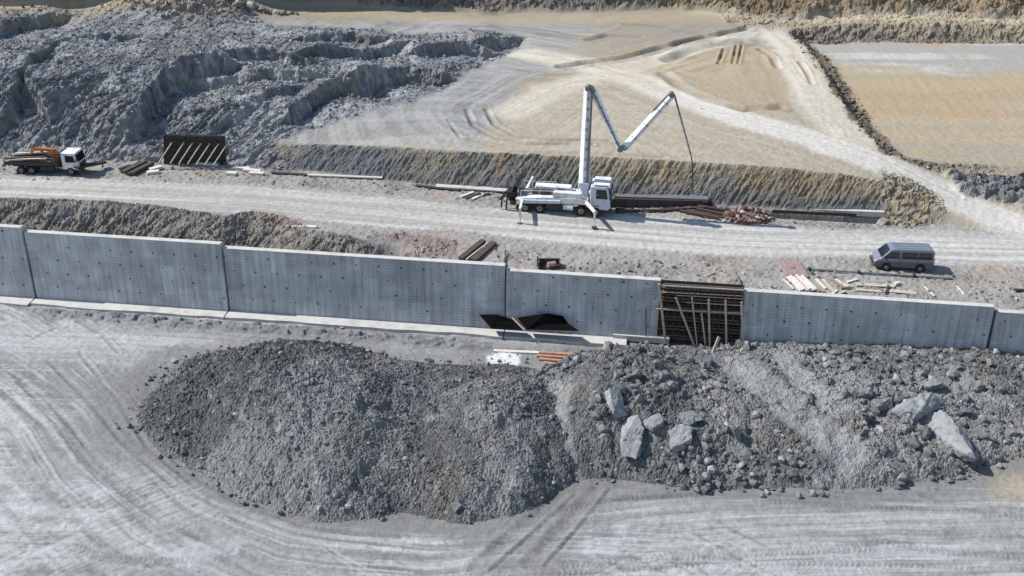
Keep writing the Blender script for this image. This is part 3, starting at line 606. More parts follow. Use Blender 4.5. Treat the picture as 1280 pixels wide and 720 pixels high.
# formed concrete: board joints, tie holes, pour marks
def wall_material():
    m = bpy.data.materials.new('board_formed_concrete'); m.use_nodes = True; nt = m.node_tree; n = nt.nodes; l = nt.links; b = n['Principled BSDF']
    b.inputs['Roughness'].default_value = .85; b.inputs['Specular IOR Level'].default_value = .3
    tc = n.new('ShaderNodeTexCoord'); sp = n.new('ShaderNodeSeparateXYZ'); l.new(tc.outputs['Object'], sp.inputs[0])
    oi = n.new('ShaderNodeObjectInfo')
    def M(op, a, b_=None, c=None):
        q = n.new('ShaderNodeMath'); q.operation = op
        for i, v in enumerate((a, b_, c)):
            if v is None: continue
            if isinstance(v, (int, float)): q.inputs[i].default_value = v
            else: l.new(v, q.inputs[i])
        return q.outputs[0]
    x, z = sp.outputs[0], sp.outputs[2]
    def noise(sx, sz, det=5, off=0):
        cb = n.new('ShaderNodeCombineXYZ'); l.new(M('MULTIPLY', x, sx), cb.inputs[0]); l.new(M('MULTIPLY', z, sz), cb.inputs[2]); l.new(M('MULTIPLY_ADD', oi.outputs['Random'], 40, off), cb.inputs[1])
        q = n.new('ShaderNodeTexNoise'); q.inputs['Scale'].default_value = 1; q.inputs['Detail'].default_value = det; q.inputs['Roughness'].default_value = .62; l.new(cb.outputs[0], q.inputs['Vector']); return q.outputs['Fac']
    colw = 1.36
    xi = M('FLOOR', M('DIVIDE', x, colw)); xf = M('FRACT', M('DIVIDE', x, colw))
    wn = n.new('ShaderNodeTexWhiteNoise'); wn.noise_dimensions = '2D'; cb = n.new('ShaderNodeCombineXYZ'); l.new(xi, cb.inputs[0]); l.new(M('FLOOR', M('DIVIDE', M('ADD', z, M('MULTIPLY', M('MODULO', xi, 2), .7)), 2.7)), cb.inputs[1]); l.new(cb.outputs[0], wn.inputs['Vector'])
    tone = M('MULTIPLY_ADD', wn.outputs['Value'], .26, .87)
    edge = M('LESS_THAN', xf, M('MULTIPLY_ADD', noise(.8, 2), .05, 0.0))
    edge = M('MULTIPLY', edge, M('MULTIPLY_ADD', noise(2, .5, 3, 7), 1.1, -.1))
    # fine horizontal boards, strong only in patches
    hz = M('FRACT', M('DIVIDE', z, .27)); hl = M('LESS_THAN', hz, .3)
    patch = n.new('ShaderNodeMapRange'); patch.inputs[1].default_value = .48; patch.inputs[2].default_value = .62; l.new(noise(.35, .3, 2, 3), patch.inputs[0])
    hb = M('MULTIPLY', hl, patch.outputs[0])
    row = M('FLOOR', M('DIVIDE', z, 1.3)); fv = M('MULTIPLY', M('SUBTRACT', M('FRACT', M('DIVIDE', z, 1.3)), .5), 1.3)
    ux = M('ADD', M('DIVIDE', x, 1.95), M('MULTIPLY', row, .37)); fu = M('MULTIPLY', M('SUBTRACT', M('FRACT', ux), .5), 1.95)
    w2 = n.new('ShaderNodeTexWhiteNoise'); w2.noise_dimensions = '2D'; cb2 = n.new('ShaderNodeCombineXYZ'); l.new(M('FLOOR', ux), cb2.inputs[0]); l.new(row, cb2.inputs[1]); l.new(cb2.outputs[0], w2.inputs['Vector'])
    rad = M('MULTIPLY_ADD', w2.outputs['Value'], .075, .045)
    d = M('SQRT', M('ADD', M('MULTIPLY', fu, fu), M('MULTIPLY', fv, fv))); hole = M('LESS_THAN', d, rad)
    x2 = M('FRACT', M('MULTIPLY_ADD', x, 1 / .68, .21)); e2 = M('MULTIPLY', M('LESS_THAN', x2, .09), M('MULTIPLY_ADD', noise(1.5, .35, 3, 17), 1.6, -.4))
    e2 = M('MAXIMUM', e2, 0)
    stain = M('MULTIPLY_ADD', noise(3.4, .22, 7, 1), 1.2, .40); blot = M('MULTIPLY_ADD', noise(.45, .6, 7, 9), .95, .54)
    v = M('MULTIPLY', M('MULTIPLY', tone, stain), blot)
    v = M('MULTIPLY', v, M('SUBTRACT', 1, M('MULTIPLY', edge, .6))); v = M('MULTIPLY', v, M('SUBTRACT', 1, M('MULTIPLY', e2, .4))); v = M('MULTIPLY', v, M('SUBTRACT', 1, M('MULTIPLY', hb, .17))); v = M('MULTIPLY', v, M('SUBTRACT', 1, M('MULTIPLY', hole, .72)))
    vm = n.new('ShaderNodeVectorMath'); vm.operation = 'SCALE'; vm.inputs[0].default_value = (.415, .425, .44); l.new(v, vm.inputs['Scale']); l.new(vm.outputs[0], b.inputs['Base Color'])
    bp = n.new('ShaderNodeBump'); bp.inputs['Strength'].default_value = .35; bp.inputs['Distance'].default_value = .03
    l.new(M('ADD', M('MULTIPLY', v, .6), M('MULTIPLY', M('ADD', edge, hole), -.6)), bp.inputs['Height']); l.new(bp.outputs[0], b.inputs['Normal'])
    return m
M_WALL = wall_material()
# ------------------------------------------------------------------ retaining wall
WANG = math.atan(-.14)
wl_labels = ['leftmost length of the grey concrete retaining wall, cut by the photo edge and highest of all', 'long grey concrete wall length second from the left, with staggered tie holes and a bright footing',
             'longest grey concrete wall length at mid-photo, behind the crest of the dark spoil mound', 'short grey concrete wall length just left of the timber-propped formwork',
             'grey concrete wall length just right of the timber-propped formwork, below the parked van', 'rightmost and lowest length of the grey concrete retaining wall']
offs = [-.32, -.18, 0, .04, 0, .06]
for i, (a, b_, zt) in enumerate(SECT):
    L = (b_ - a) / math.cos(WANG); z0 = -6.6
    t = thing('retaining_wall', (a, wall_y(a) + offs[i], z0), WANG, wl_labels[i], 'retaining wall', 'cast lengths of the retaining wall')
    H_ = zt - z0; m = MB()
    nx = max(2, int(L / 1.5)); prof = [(-.36 * 1.0 - .05, 0), (0, H_ - .02), (.02, H_), (.53, H_), (.62, 0)]
    vs = []; fs = []
    for k in range(nx + 1):
        for (py, pz) in prof: vs.append((L * k / nx, py, pz + (.012 * math.sin(k * 2.1) if pz > 1 else 0)))
    q = len(prof)
    for k in range(nx):
        for j in range(q): fs.append((k * q + j, (k + 1) * q + j, (k + 1) * q + (j + 1) % q, k * q + (j + 1) % q))
    fs += [tuple(range(q)), tuple(nx * q + j for j in range(q - 1, -1, -1))]
    m.add(vs, fs); obj('wall_stem', m, M_WALL, t)
    cp = MB(); cp.box((L / 2, .275, H_ + .02), (L - .02, .56, .05)); obj('wall_top', cp, M_CONC, t, .015)
    if i < 4:
        fz = .78; L2 = L if i < 3 else L - 2.5
        fm = MB(); nx = int(L2 / .9); vs = []; fs = []
        for k in range(nx + 1):
            e = -1.55 + .16 * float(vnoise(np.array([k * .5 + a]), np.array([0.]), 2)[0])
            for p_ in ((-.1, 0), (-.1, fz), (e, fz - .03), (e - .03, 0)): vs.append((L2 * k / nx, *p_))
        for k in range(nx):
            for j in range(4): fs.append((k * 4 + j, (k + 1) * 4 + j, (k + 1) * 4 + (j + 1) % 4, k * 4 + (j + 1) % 4))
        fs += [(0, 1, 2, 3), tuple(nx * 4 + j for j in (3, 2, 1, 0))]
        fm.add(vs, fs); obj('footing', fm, M_CONC, t)
def WF(u, v, off):
    y_ = 76.
    for _ in range(8): p = PY(u, v, y_); y_ = wall_y(p.x) - off
    return p
# ------------------------------------------------------------------ steel formwork in the wall gap
fx0, fx1 = 12.3, 18.8
def LW(x, off, z): return Vector((x, wall_y(x) - off, z))
fw = thing('formwork', (fx0, wall_y(fx0), -6.1), 0, 'rusty steel wall formwork with timber walings filling the gap in the grey wall', 'formwork')
def rel(t, p): return Vector(p) - Vector(t.location)
def relm(t, mb): mb.v = [tuple(Vector(q) - Vector(t.location)) for q in mb.v]; return mb
m = MB(); m.beam(LW(fx0, -.25, -3.4), LW(fx1, -.25, -3.4), .08, 5.9); obj('back_panel', relm(fw, m), M_DARK, fw)
rnd = random.Random(4)
for k in range(19):
    z = -6.0 + k * .295; m = MB(); e0 = rnd.uniform(-.5, .1) if k < 12 else 0; e1 = rnd.uniform(-.1, .6) if k < 9 else .05
    m.beam(LW(fx0 + e0, -.02, z), LW(fx1 + e1, -.02, z + rnd.uniform(-.03, .03)), .34, .07); obj('steel_rib', relm(fw, m), M_RUSTY if k % 3 else M_WOOD3, fw)
for k in range(13):
    x = fx0 + .05 + k * .53; m = MB(); m.beam(LW(x, .19, -6.05), LW(x, .19, -.62), .08, .06, up=(0, 1, 0)); obj('upright', relm(fw, m), M_RUST, fw)
for (u1, v1, u2, v2, th) in [(819, 386, 933, 392, .12), (827, 357, 930, 363, .1), (846, 369, 930, 373.5, .06), (858, 378, 930, 382, .06), (824, 365, 928, 370, .05)]:
    m = MB(); m.beam(WF(u1, v1, .27), WF(u2, v2, .27), .08, th); obj('waling', relm(fw, m), M_WOOD, fw)
pg = 'timber props against the steel formwork'
for (u1, v1, u2, v2, th, lab) in [(823.7, 355, 832, 429, .17, 'pale timber post at the left edge of the steel formwork'), (844.7, 372, 870.8, 440, .17, 'long timber prop leaning diagonally across the steel formwork'),
        (865, 372, 871.5, 433, .11, 'thin upright timber whose foot meets the long diagonal prop'), (876.7, 391, 881.7, 431, .14, 'short timber prop between two uprights at mid-formwork'),
        (886, 374, 887, 432, .15, 'upright timber prop just right of the short prop at mid-formwork'), (907, 375, 908, 431, .14, 'upright timber prop next to last at the right of the formwork'),
        (927, 377, 928.5, 434, .16, 'upright timber prop at the right end of the steel formwork')]:
    a = WF(u1, v1, .40); b = WF(u2, v2, .75)
    t = MB().beam(a, b, th, th * .8, up=(0, 1, 0)); o = obj('timber_prop', t, M_WOOD, None); tag(o, lab, 'timber prop', pg)
a = WF(899, 421, 1.6); b = WF(890, 443, 2.4)
tag(obj('timber_stub', MB().beam(a, b, .2, .16, up=(0, 1, 0)), M_WOOD), 'short stub of timber sticking out of the rubble before the formwork', 'timber')
tag(obj('timber_prop', MB().beam(WF(807.5, 385, .3), WF(807.5, 424, .5), .07, .07, up=(0, 1, 0)), M_WOOD3), 'thin grey stick leaning on the concrete wall left of the formwork', 'timber prop')
# ------------------------------------------------------------------ black sheets at the wall foot
def sheet(pts, offt, offb, lab, th=.05):
    n_ = len(pts); vs = [WF(u, v, .66 if top else 1.55) for u, v, top in pts]
    c = sum(vs, Vector()) / n_; nrm = (vs[1] - vs[0]).cross(vs[-1] - vs[0]).normalized() * th
    m = MB(); m.add(vs + [q + nrm for q in vs], [tuple(range(n_)), tuple(range(2 * n_ - 1, n_ - 1, -1))] + [(i, n_ + i, n_ + (i + 1) % n_, (i + 1) % n_) for i in range(n_)])
    return tag(obj('black_sheet', m, M_PLAST), lab, 'sheet')
sheet([(599, 393, 1), (621, 393, 1), (643, 400, 1), (655, 412.5, 0), (614, 411, 0)], .42, 1.5, 'black sheet leaning on the foot of the wall, the left one of two')
sheet([(646, 397, 1), (683, 391.5, 1), (704, 395, 1), (710, 404, 1), (724, 413.5, 0), (658, 412, 0)], .42, 1.5, 'wider black sheet leaning on the foot of the wall, the right one of two')
tag(obj('pole', MB().tube(WF(640, 397, .85), WF(656, 413, 1.85), .05), M_WOOD), 'pale pole lying between the two black sheets', 'pole')
# ------------------------------------------------------------------ loose timber and beams
def gp(u, v, dz=0.): x, y, z = G(u, v, 0); return Vector((x, y, z + dz))
def lay(name, u1, v1, u2, v2, w_, h, m_, lab, cat, group=None, dz=0.03, bevel=0.0):
    a = gp(u1, v1, h / 2 + dz); b = gp(u2, v2, h / 2 + dz)
    return tag(obj(name, MB().beam(a, b, w_, h), m_, None, bevel), lab, cat, group)
lay('concrete_footing', 385, 220.5, 478, 224, .4, .12, M_CONC, 'thin pale concrete strip along the foot of the bank left of the pump truck', 'footing', None, .1)
lay('concrete_footing', 546, 232, 668, 240, 1.3, .12, M_CONC, 'wide pale concrete slab strip behind the hopper of the pump truck', 'footing', None, .05)
lay('concrete_footing', 966, 266, 1104, 271.5, .42, .5, M_CONC, 'long pale concrete kerb beside the dark trench under the brown bank', 'footing', None, .1)
lay('concrete_beam', 766, 424.5, 836, 430, .55, .5, M_CONC, 'pale concrete beam at the wall foot left of the timber props', 'beam', None, .15)
lay('plank', 340, 217, 383, 219.5, .35, .15, M_WOOD3, 'dark beam lying at the foot of the bank right of the far formwork', 'beam')
lay('plank', 246, 206, 273, 208, .35, .3, M_WOODW, 'pale plank at the feet of the diagonal props on the far formwork', 'plank')
for k, (u1, v1, u2, v2) in enumerate([(292, 211, 312, 213), (305, 214, 326, 216), (284, 218, 296, 219), (312, 218, 330, 219), (188, 214, 202, 210), (184, 218, 199, 216)]):
    lay('board', u1, v1, u2, v2, .55, .25, M_WOODW, ['pale board just right of the far formwork, nearest its corner', 'pale board overlapping another, farther right of the far formwork', 'short pale board at the road side below the far formwork', 'pale board farthest right of the far formwork', 'white block-like board at the end of the dark beam pile', 'white board in front of the dark beam pile, nearest the road'][k], 'board', 'boards scattered by the far formwork')
for k, (u1, v1, u2, v2) in enumerate([(150, 214, 163, 209), (156, 219, 184, 205), (161, 220, 188, 206), (166, 220.5, 192, 207), (153, 217, 176, 205)]):
    lay('dark_beam', u1, v1, u2, v2, .32, .28, M_WOOD3, ['short dark beam at the back left of the pile right of the flatbed truck', 'long dark beam at the left of the pile right of the flatbed truck', 'long dark beam in the middle of the pile right of the flatbed truck', 'long dark beam nearest the far formwork in the pile right of the truck', 'shorter dark beam on top of the pile right of the flatbed truck'][k], 'beam', 'dark beams piled right of the flatbed truck', .03 + .12 * (k % 2))
for k, (u1, v1, u2, v2, w_, m_) in enumerate([(604, 302.5, 576, 325, .5, M_WOOD3), (610, 306, 583, 327, .12, M_WOOD), (617, 305, 592, 327, .62, M_WOOD3)]):
    lay('dark_beam', u1, v1, u2, v2, w_, .22, m_, ['dark plank slanting to the wall edge, left of a matching pair', 'thin pale batten between two dark slanting planks', 'broad dark plank slanting to the wall edge, right of a matching pair'][k], 'plank')
for k, (u1, v1, u2, v2) in enumerate([(673, 442, 735, 445.5), (671, 446, 734, 450), (674, 450, 728, 455), (680, 455, 722, 460), (676, 444.5, 731, 448)]):
    a = gp(u1, v1, .12 + (.18 if k == 4 else 0)); b = gp(u2, v2, .12 + (.18 if k == 4 else 0))
    tag(obj('timber_log', MB().tube(a, b, .14, .11, 10), M_WOOD2), ['orange-tan log farthest back in the stack before the wall', 'orange-tan log in the second row of the stack before the wall', 'orange-tan log in the third row of the stack before the wall', 'short orange-tan log nearest the dark mound', 'orange-tan log lying on top of the others before the wall'][k], 'log', 'orange-tan logs before the wall')
lay('plank', 617, 439.5, 674, 442, .35, .12, M_WOODW, 'long pale plank pointing at the orange-tan logs', 'plank')
for k in range(7):
    u = 971.5 + k * 4.1; lay('red_board', u, 326 + .3 * k, u + 13, 346 + .4 * k, .24, .16, M_BRICK, ['leftmost', 'second', 'third', 'middle', 'fifth', 'sixth', 'rightmost'][k] + ' reddish board, counted from the left, in the flat bundle behind the wall', 'board', 'bundle of reddish boards', .05 + .06 * (k % 2))
for k in range(7):
    u = 984 + k * 3.6; lay('plank', u, 347 + .3 * k, u + 17, 364.5 + .3 * k, .2, .14, M_WOODW, ['leftmost', 'second', 'third', 'middle', 'fifth', 'sixth', 'rightmost'][k] + ' bleached plank, counted from the left, in the stack at the wall edge', 'plank', 'bleached planks at the wall edge', .04 + .12 * (k % 2) + .08 * (2 < k < 6))
lay('plank', 979, 350, 992, 362, .13, .08, M_WOODW, 'thin bleached plank lying alone left of the plank stack', 'plank')
rr = random.Random(9)
for k, (u1, v1, u2, v2) in enumerate([(1020, 350, 1032, 362), (1028, 351, 1036, 360), (1038, 350, 1052, 360), (1044, 350, 1060, 360), (1034, 358, 1044, 368), (1050, 362, 1062, 361), (1046, 364, 1040, 369), (1052, 355, 1066, 360), (1020, 362, 1030, 367), (1058, 354, 1072, 350), (1056, 366, 1048, 369)]):
    lay('plank', u1, v1, u2, v2, .2, .1, [M_WOODW, M_WOOD, M_BRICK][k % 3], ['bleached', 'tan', 'reddish'][k % 3] + ' short plank in the scattered heap, ' + ['leftmost at the back', 'crossing a reddish one', 'under the tan ones', 'near the middle', 'touching the wall edge', 'lying nearly level', 'below the level one', 'near the weathered boards', 'lowest at the left', 'pointing up at the steel pole', 'lowest at the right'][k], 'plank', 'untidy scatter of short planks', .04 + .05 * (k % 3))
for k, (u1, v1, u2, v2, w_, m_) in enumerate([(1070, 356, 1118, 358.5, .5, M_WOOD3), (1070, 363, 1105, 365.5, .35, M_WOOD3), (1106, 364, 1145, 367.5, .45, M_WOOD3)]):
    lay('dark_plank', u1, v1, u2, v2, w_, .08, M_WOOD, ['weathered board lying nearest to the steel pole', 'short weathered board at the left, nearer the wall', 'weathered board farthest right, nearer the wall'][k], 'board', 'weathered boards lying flat')
lay('block', 1118, 357, 1124, 355, .25, .22, M_WOODW, 'small white block at the end of a weathered board', 'block')
lay('stick', 1107, 368, 1110, 359, .16, .2, M_WOOD3, 'short dark beam set across the weathered boards', 'beam')
lay('stick', 1155, 359, 1168, 371, .09, .08, M_WOODW, 'white stick near the wall edge, the left one of two below the van', 'stick')
lay('stick', 1195, 358, 1205, 369, .09, .08, M_WOODW, 'white stick near the wall edge with a bent end, right of its twin', 'stick')
lay('stick', 1267, 364.5, 1290, 365.5, .3, .2, M_DARK, 'short dark steel bar at the right edge of the photo', 'bar')
t = thing('steel_pole', gp(1008, 338), 0, 'long steel pole with clamps lying on the ground below the parked van', 'pole')
a = gp(1008, 338, .14); b = gp(1190, 350, .14); m = MB().tube(a, b, .085); obj('tube', relm(t, m), M_GREY, t)
for f_ in (.02, .36, .74): q = a.lerp(b, f_); obj('clamp', relm(t, MB().box(q, (.2, .3, .3))), M_DARK, t)
for k, (u1, v1, u2, v2) in enumerate([(576, 247, 592, 241), (582, 249, 600, 242), (590, 250, 604, 244), (596, 246, 612, 243)]):
    lay('board', u1, v1, u2, v2, .3, .12, M_WOODW if k % 2 == 0 else M_WOOD3, ['leftmost pale board in the loose pile left of the hopper', 'leftmost dark board in the loose pile left of the hopper', 'right-hand pale board in the loose pile left of the hopper', 'dark board nearest the hopper in the loose pile'][k], 'board', 'boards left of the pump truck')
lay('dark_beam', 520, 233, 574, 239, .4, .15, M_WOOD3, 'dark beam lying at the near end of the wide concrete strip', 'beam')
lay('plank', 358, 283.5, 396, 285, .3, .15, M_WOODW, 'pale plank lying across the rubble behind the long wall', 'plank')
lay('trench_shade_board', 966, 261.5, 1104, 268, .1, .3, M_WOOD3, 'long dark board standing in for shade in the trench behind the pale kerb under the brown bank', 'board', None, -.35)  # added board, gives the trench's far wall its shade as plain dark colour
# rusty panels and rebar beside the trench
t = thing('steel_shutter', gp(762, 258), 0, 'long rust-brown steel shutter on edge under the bank, right of the pump truck cab', 'steel shutter')
a = gp(765, 259, .45); b = gp(888, 262, .45); m = MB().beam(a, b, .15, .9); obj('plate', relm(t, m), M_RUST, t)
for k in range(9): q = a.lerp(b, k / 8) + Vector((0, -.12, 0)); obj('stiffener', relm(t, MB().box(q, (.1, .1, .8))), M_DARK, t)
lay('steel_plate', 768, 247, 885, 251, .9, .3, M_GREY, 'flat grey steel plate lying right behind the rust-brown panel', 'steel plate')
for k, (u1, v1, u2, v2) in enumerate([(770, 266, 800, 264), (800, 265, 850, 264), (838, 264, 880, 262), (858, 264, 903, 273), (866, 262, 906, 270), (850, 266, 898, 275), (770, 262, 790, 266), (872, 259, 905, 265)]):
    lay('rebar_bundle', u1, v1, u2, v2, .28, .18, M_RUST, ['rusty bar bundle farthest left, just beyond the truck cab', 'long flat rusty bar bundle in front of the rust-brown shutter', 'rusty bar bundle whose right end meets the slanting bundles', 'longest slanting rusty bar bundle, running into the red rubble', 'upper slanting rusty bar bundle ending at the top of the red rubble', 'lowest slanting rusty bar bundle, nearest the road', 'short rusty bar bundle slanting beside the pump truck bumper', 'rusty bar bundle crossing the corner of the bank left of the red rubble'][k], 'rebar bundle', 'rusty bar bundles', .03 + .05 * (k % 3))
t = thing('rusty_frame', gp(686, 337), 0, 'rusty steel frame holding a drum, at the wall edge right of the dark planks', 'steel frame')
c0 = gp(686, 334, .35)
for (dx, dy, sx, sy, sz, dz_) in [(-.85, 0, .12, .9, .55, 0), (.9, 0, .1, .8, .5, 0), (0, .42, 1.8, .1, .55, 0), (0, 0, 1.8, .8, .08, -.28), (-.95, .1, .08, .08, .9, .2)]: obj('rail', relm(t, MB().box((c0.x + dx, c0.y + dy, c0.z + dz_), (sx, sy, sz))), M_RUST, t)
obj('drum', relm(t, MB().tube((c0.x - .1, c0.y - .25, c0.z), (c0.x + .55, c0.y - .05, c0.z), .24, n=16)), M_BRICK, t)
# ------------------------------------------------------------------ far formwork on the left bank
yy0 = G(243, 206)[1]
def FY(u, v, dy=0): return PY(u, v, yy0 - dy)
t = thing('formwork', FY(206, 205), 0, 'dark steel formwork panel held by slanting props, against the left rock slope', 'formwork')
c4 = [FY(205, 168), FY(281, 170), FY(283, 208), FY(206, 205)]
m = MB(); m.add([*c4, *[q + Vector((0, .15, 0)) for q in c4]], [(0, 1, 2, 3), (7, 6, 5, 4), (0, 4, 5, 1), (1, 5, 6, 2), (2, 6, 7, 3), (3, 7, 4, 0)]); obj('panel', relm(t, m), M_DARK, t)
for k in range(7):
    f_ = k / 6; m = MB().beam(c4[0].lerp(c4[1], f_) + Vector((0, -.06, 0)), c4[3].lerp(c4[2], f_) + Vector((0, -.06, 0)), .1, .1, up=(0, 1, 0)); obj('upright', relm(t, m), M_RUST, t)
for k in range(5):
    f_ = k / 5 + .02; m = MB().beam(c4[0].lerp(c4[3], f_) + Vector((0, -.16, 0)), c4[1].lerp(c4[2], f_) + Vector((0, -.16, 0)), .07, .08); obj('waling', relm(t, m), M_DARK, t)
for k in range(7):
    u = 219 + k * 10.8 - (4 if k == 0 else 0); m = MB().beam(FY(u, 178 + k * .4, .25), FY(u - 17, 204 + k * .4, 1.3) , .09, .09); obj('prop', relm(t, m), M_WOOD, t)

# ------------------------------------------------------------------ wheels
def wheel(parent, x, y, r, w_, side, name='wheel'):
    t = obj(name, MB().tube((x, y - w_ / 2, r), (x, y + w_ / 2, r), r, n=24), M_BLACK, parent, .03)
    yo = y + side * (w_ / 2 + .01)
    obj('rim', MB().tube((x, yo - side * .03, r), (x, yo + side * .03, r), r * .55, r * .5, n=18), M_RIM, t)
    obj('hub', MB().tube((x, yo, r), (x, yo + side * .09, r), r * .2, r * .16, n=10), M_DARK, t)
    return t
# ------------------------------------------------------------------ concrete pump truck
tx0, ty0, tz0 = G(699, 268.5); HEAD = R(-9.5)
ty0 += 1.2
pt = thing('concrete_pump_truck', (tx0, ty0, tz0), HEAD, 'white concrete pump truck with its long jointed boom raised, standing on outriggers', 'pump truck')
MI = Matrix.Translation((tx0, ty0, tz0)) @ Matrix.Rotation(HEAD, 4, 'Z'); MI = MI.inverted()
for side in (-1, 1):
    for x in (-3.0, -1.65, 2.2, 3.55): wheel(pt, x, side * 1.05, .5, .34, side)
obj('chassis', MB().box((-.2, 0, .95), (9.0, 1.0, .28)).box((-4.2, 0, .8), (.5, 2.2, .25)), M_DARK, pt)
# cab
cabp = [(3.0, .75), (4.72, .75), (4.85, 1.0), (4.85, 1.75), (4.62, 2.85), (4.45, 2.98), (3.05, 2.98), (3.0, 2.9)]
cab = obj('cab', MB().prism(cabp, -1.2, 1.2, shrink=lambda z: 1 if z < 1.8 else 1 - .06 * (z - 1.8)), M_LAV, pt, .06)
M_ = MB(); M_.add([(4.87, -1.05, 1.85), (4.87, 1.05, 1.85), (4.675, .98, 2.76), (4.675, -.98, 2.76)], [(0, 1, 2, 3)]); M_.add([(4.83, -1.05, 1.85), (4.83, 1.05, 1.85), (4.635, .98, 2.76), (4.635, -.98, 2.76)], [(3, 2, 1, 0)])
obj('windshield', M_, M_GLASS, cab)
for s in (-1, 1):
    obj('window', MB().add([(3.55, s * 1.215, 1.85), (4.6, s * 1.215, 1.85), (4.45, s * 1.155, 2.72), (3.55, s * 1.155, 2.72), (3.55, s * 1.18, 1.85), (4.6, s * 1.18, 1.85), (4.45, s * 1.12, 2.72), (3.55, s * 1.12, 2.72)], [(0, 1, 2, 3), (7, 6, 5, 4), (0, 4, 5, 1), (1, 5, 6, 2), (2, 6, 7, 3), (3, 7, 4, 0)]), M_GLASS, cab)
    obj('mirror', MB().box((4.85, s * 1.38, 2.1), (.1, .2, .45)).tube((4.75, s * 1.15, 2.35), (4.85, s * 1.4, 2.35), .02), M_BLACK, cab)
    obj('headlight', MB().box((4.87, s * .9, .98), (.06, .34, .18)), M_LAMP, cab)
    obj('step', MB().box((4.3, s * 1.2, .55), (.5, .16, .3)), M_DARK, cab)
obj('sun_visor', MB().box((4.0, 0, 3.12), (1.5, 2.1, .12)).box((4.72, 0, 3.0), (.3, 2.2, .08)), M_WHITE, cab, .03)
obj('grille', MB().box((4.865, 0, 1.35), (.05, 1.7, .45)), M_DARK, cab); obj('bumper', MB().box((4.85, 0, .62), (.2, 2.35, .3)), M_DARK, cab, .03)
# deck and superstructure
dk = obj('deck', MB().prism([(-3.9, 1.15), (2.8, 1.15), (2.8, 1.62), (1.6, 1.75), (-1.5, 1.6), (-3.9, 1.35)], -1.2, 1.2), M_WHITE, pt, .04)
obj('water_tank', MB().box((-.6, .55, 1.95), (3.4, .9, .55)), M_WHITE, pt, .08)
obj('side_locker', MB().box((.9, -.85, 1.95), (2.6, .6, .5)), M_WHITE, pt, .05)
obj('hydraulic_block', MB().box((-1.2, -.3, 1.8), (.9, .5, .4)).box((-2.2, -.1, 1.75), (.5, .6, .35)).box((.2, 0, 1.9), (.6, .4, .3)), M_DARK, pt, .03)
obj('delivery_cylinder', MB().tube((-3.8, -.25, 1.75), (-.4, -.25, 1.75), .15).tube((-3.8, .2, 1.75), (-.4, .2, 1.75), .15), M_GREY, pt)
obj('fuel_tank', MB().tube((.55, -1.0, .78), (1.45, -1.0, .78), .3, n=16), M_WHITE, pt); obj('toolbox', MB().box((-.35, -1.0, .8), (1.4, .45, .45)), M_DARK, pt, .02)
obj('mudguard', MB().box((-2.3, -1.05, 1.13), (2.6, .5, .06)).box((-2.3, 1.05, 1.13), (2.6, .5, .06)).box((2.9, -1.05, 1.12), (2.0, .4, .05)), M_DARK, pt)
for s in (-1, 1): obj('guard_rail', MB().path([(-3.4, s * 1.15, 1.4), (-3.4, s * 1.15, 2.2), (-.4, s * 1.15, 2.3), (-.4, s * 1.15, 1.6)], .025), M_WHITE, pt)
# hopper at the tail
hp = obj('hopper', MB().add([(-4.9, -.8, 1.7), (-3.95, -.8, 1.7), (-3.95, .8, 1.7), (-4.9, .8, 1.7), (-4.6, -.5, .75), (-4.1, -.5, .75), (-4.1, .5, .75), (-4.6, .5, .75)], [(0, 1, 5, 4), (1, 2, 6, 5), (2, 3, 7, 6), (3, 0, 4, 7), (4, 5, 6, 7)]), M_DARK, pt)
obj('hopper_grate', MB().box((-4.42, 0, 1.72), (.9, 1.55, .05)), M_BLACK, hp); obj('splash_guard', MB().add([(-4.4, -.7, 1.7), (-4.4, .7, 1.7), (-4.05, .7, 2.7), (-4.05, -.7, 2.5), (-4.3, -.7, 1.7), (-4.3, .7, 1.7), (-3.98, .7, 2.7), (-3.98, -.7, 2.5)], [(0, 1, 2, 3), (7, 6, 5, 4), (0, 3, 7, 4), (1, 2, 6, 5), (2, 3, 7, 6)]), M_BLACK, hp)
for k, (y_, x2, z2) in enumerate([(-.9, -5.2, .3), (-.5, -5.35, .9), (-1.1, -4.7, .15), (.4, -5.3, .5)]): obj('hose', MB().path([(-4.2, y_, 1.5), (-4.7, y_ - .1, 1.65), (x2, y_ - .15, 1.2), (x2 - .1, y_ - .1, z2)], .08), M_BLACK, hp)
# pedestal and boom: the boom plane holds the pedestal axis
PX_, PYv = 2.3, 0.0
pw = Vector((*(Matrix.Translation((tx0, ty0, tz0)) @ Matrix.Rotation(HEAD, 4, 'Z') @ Vector((PX_, PYv, 0))),))
obj('pedestal', MB().tube((PX_, 0, 1.2), (PX_, 0, 2.6), .55, .42, n=20).box((PX_, 0, 2.75), (.9, .95, .5)), M_LAV, pt, .03)
def BM(u, v): return MI @ PY(u, v, pw.y)
side = (MI.to_3x3() @ Vector((0, -1, 0)))
j0, j1a, j1b = BM(728, 234), BM(734, 110), BM(741, 113); j2 = BM(775, 186); j3a = BM(780, 184); j3 = BM(839.5, 118); j4 = BM(864, 195)
bup = tuple((side + Vector((-1.0, 0, 0))).normalized())
b1 = obj('boom_section', MB().beam(j0, j1a, .56, .56, .42, .42, up=bup), M_WHITE2, pt, .02)
m = MB()
for k in range(9):
    f_ = (k + 1) / 10; q = j0.lerp(j1a, f_); m.box(q + Vector((.18, -.2, 0)), (.1, .1, .25))
obj('stiffener_rib', m, M_GREY, b1)
off = Vector((.5, 0, 0))
obj('delivery_pipe', MB().path([j0 + off * .9 + side * .1, j1a + off * .85 + side * .1, j1b + side * .2], .1), M_GREY, b1)
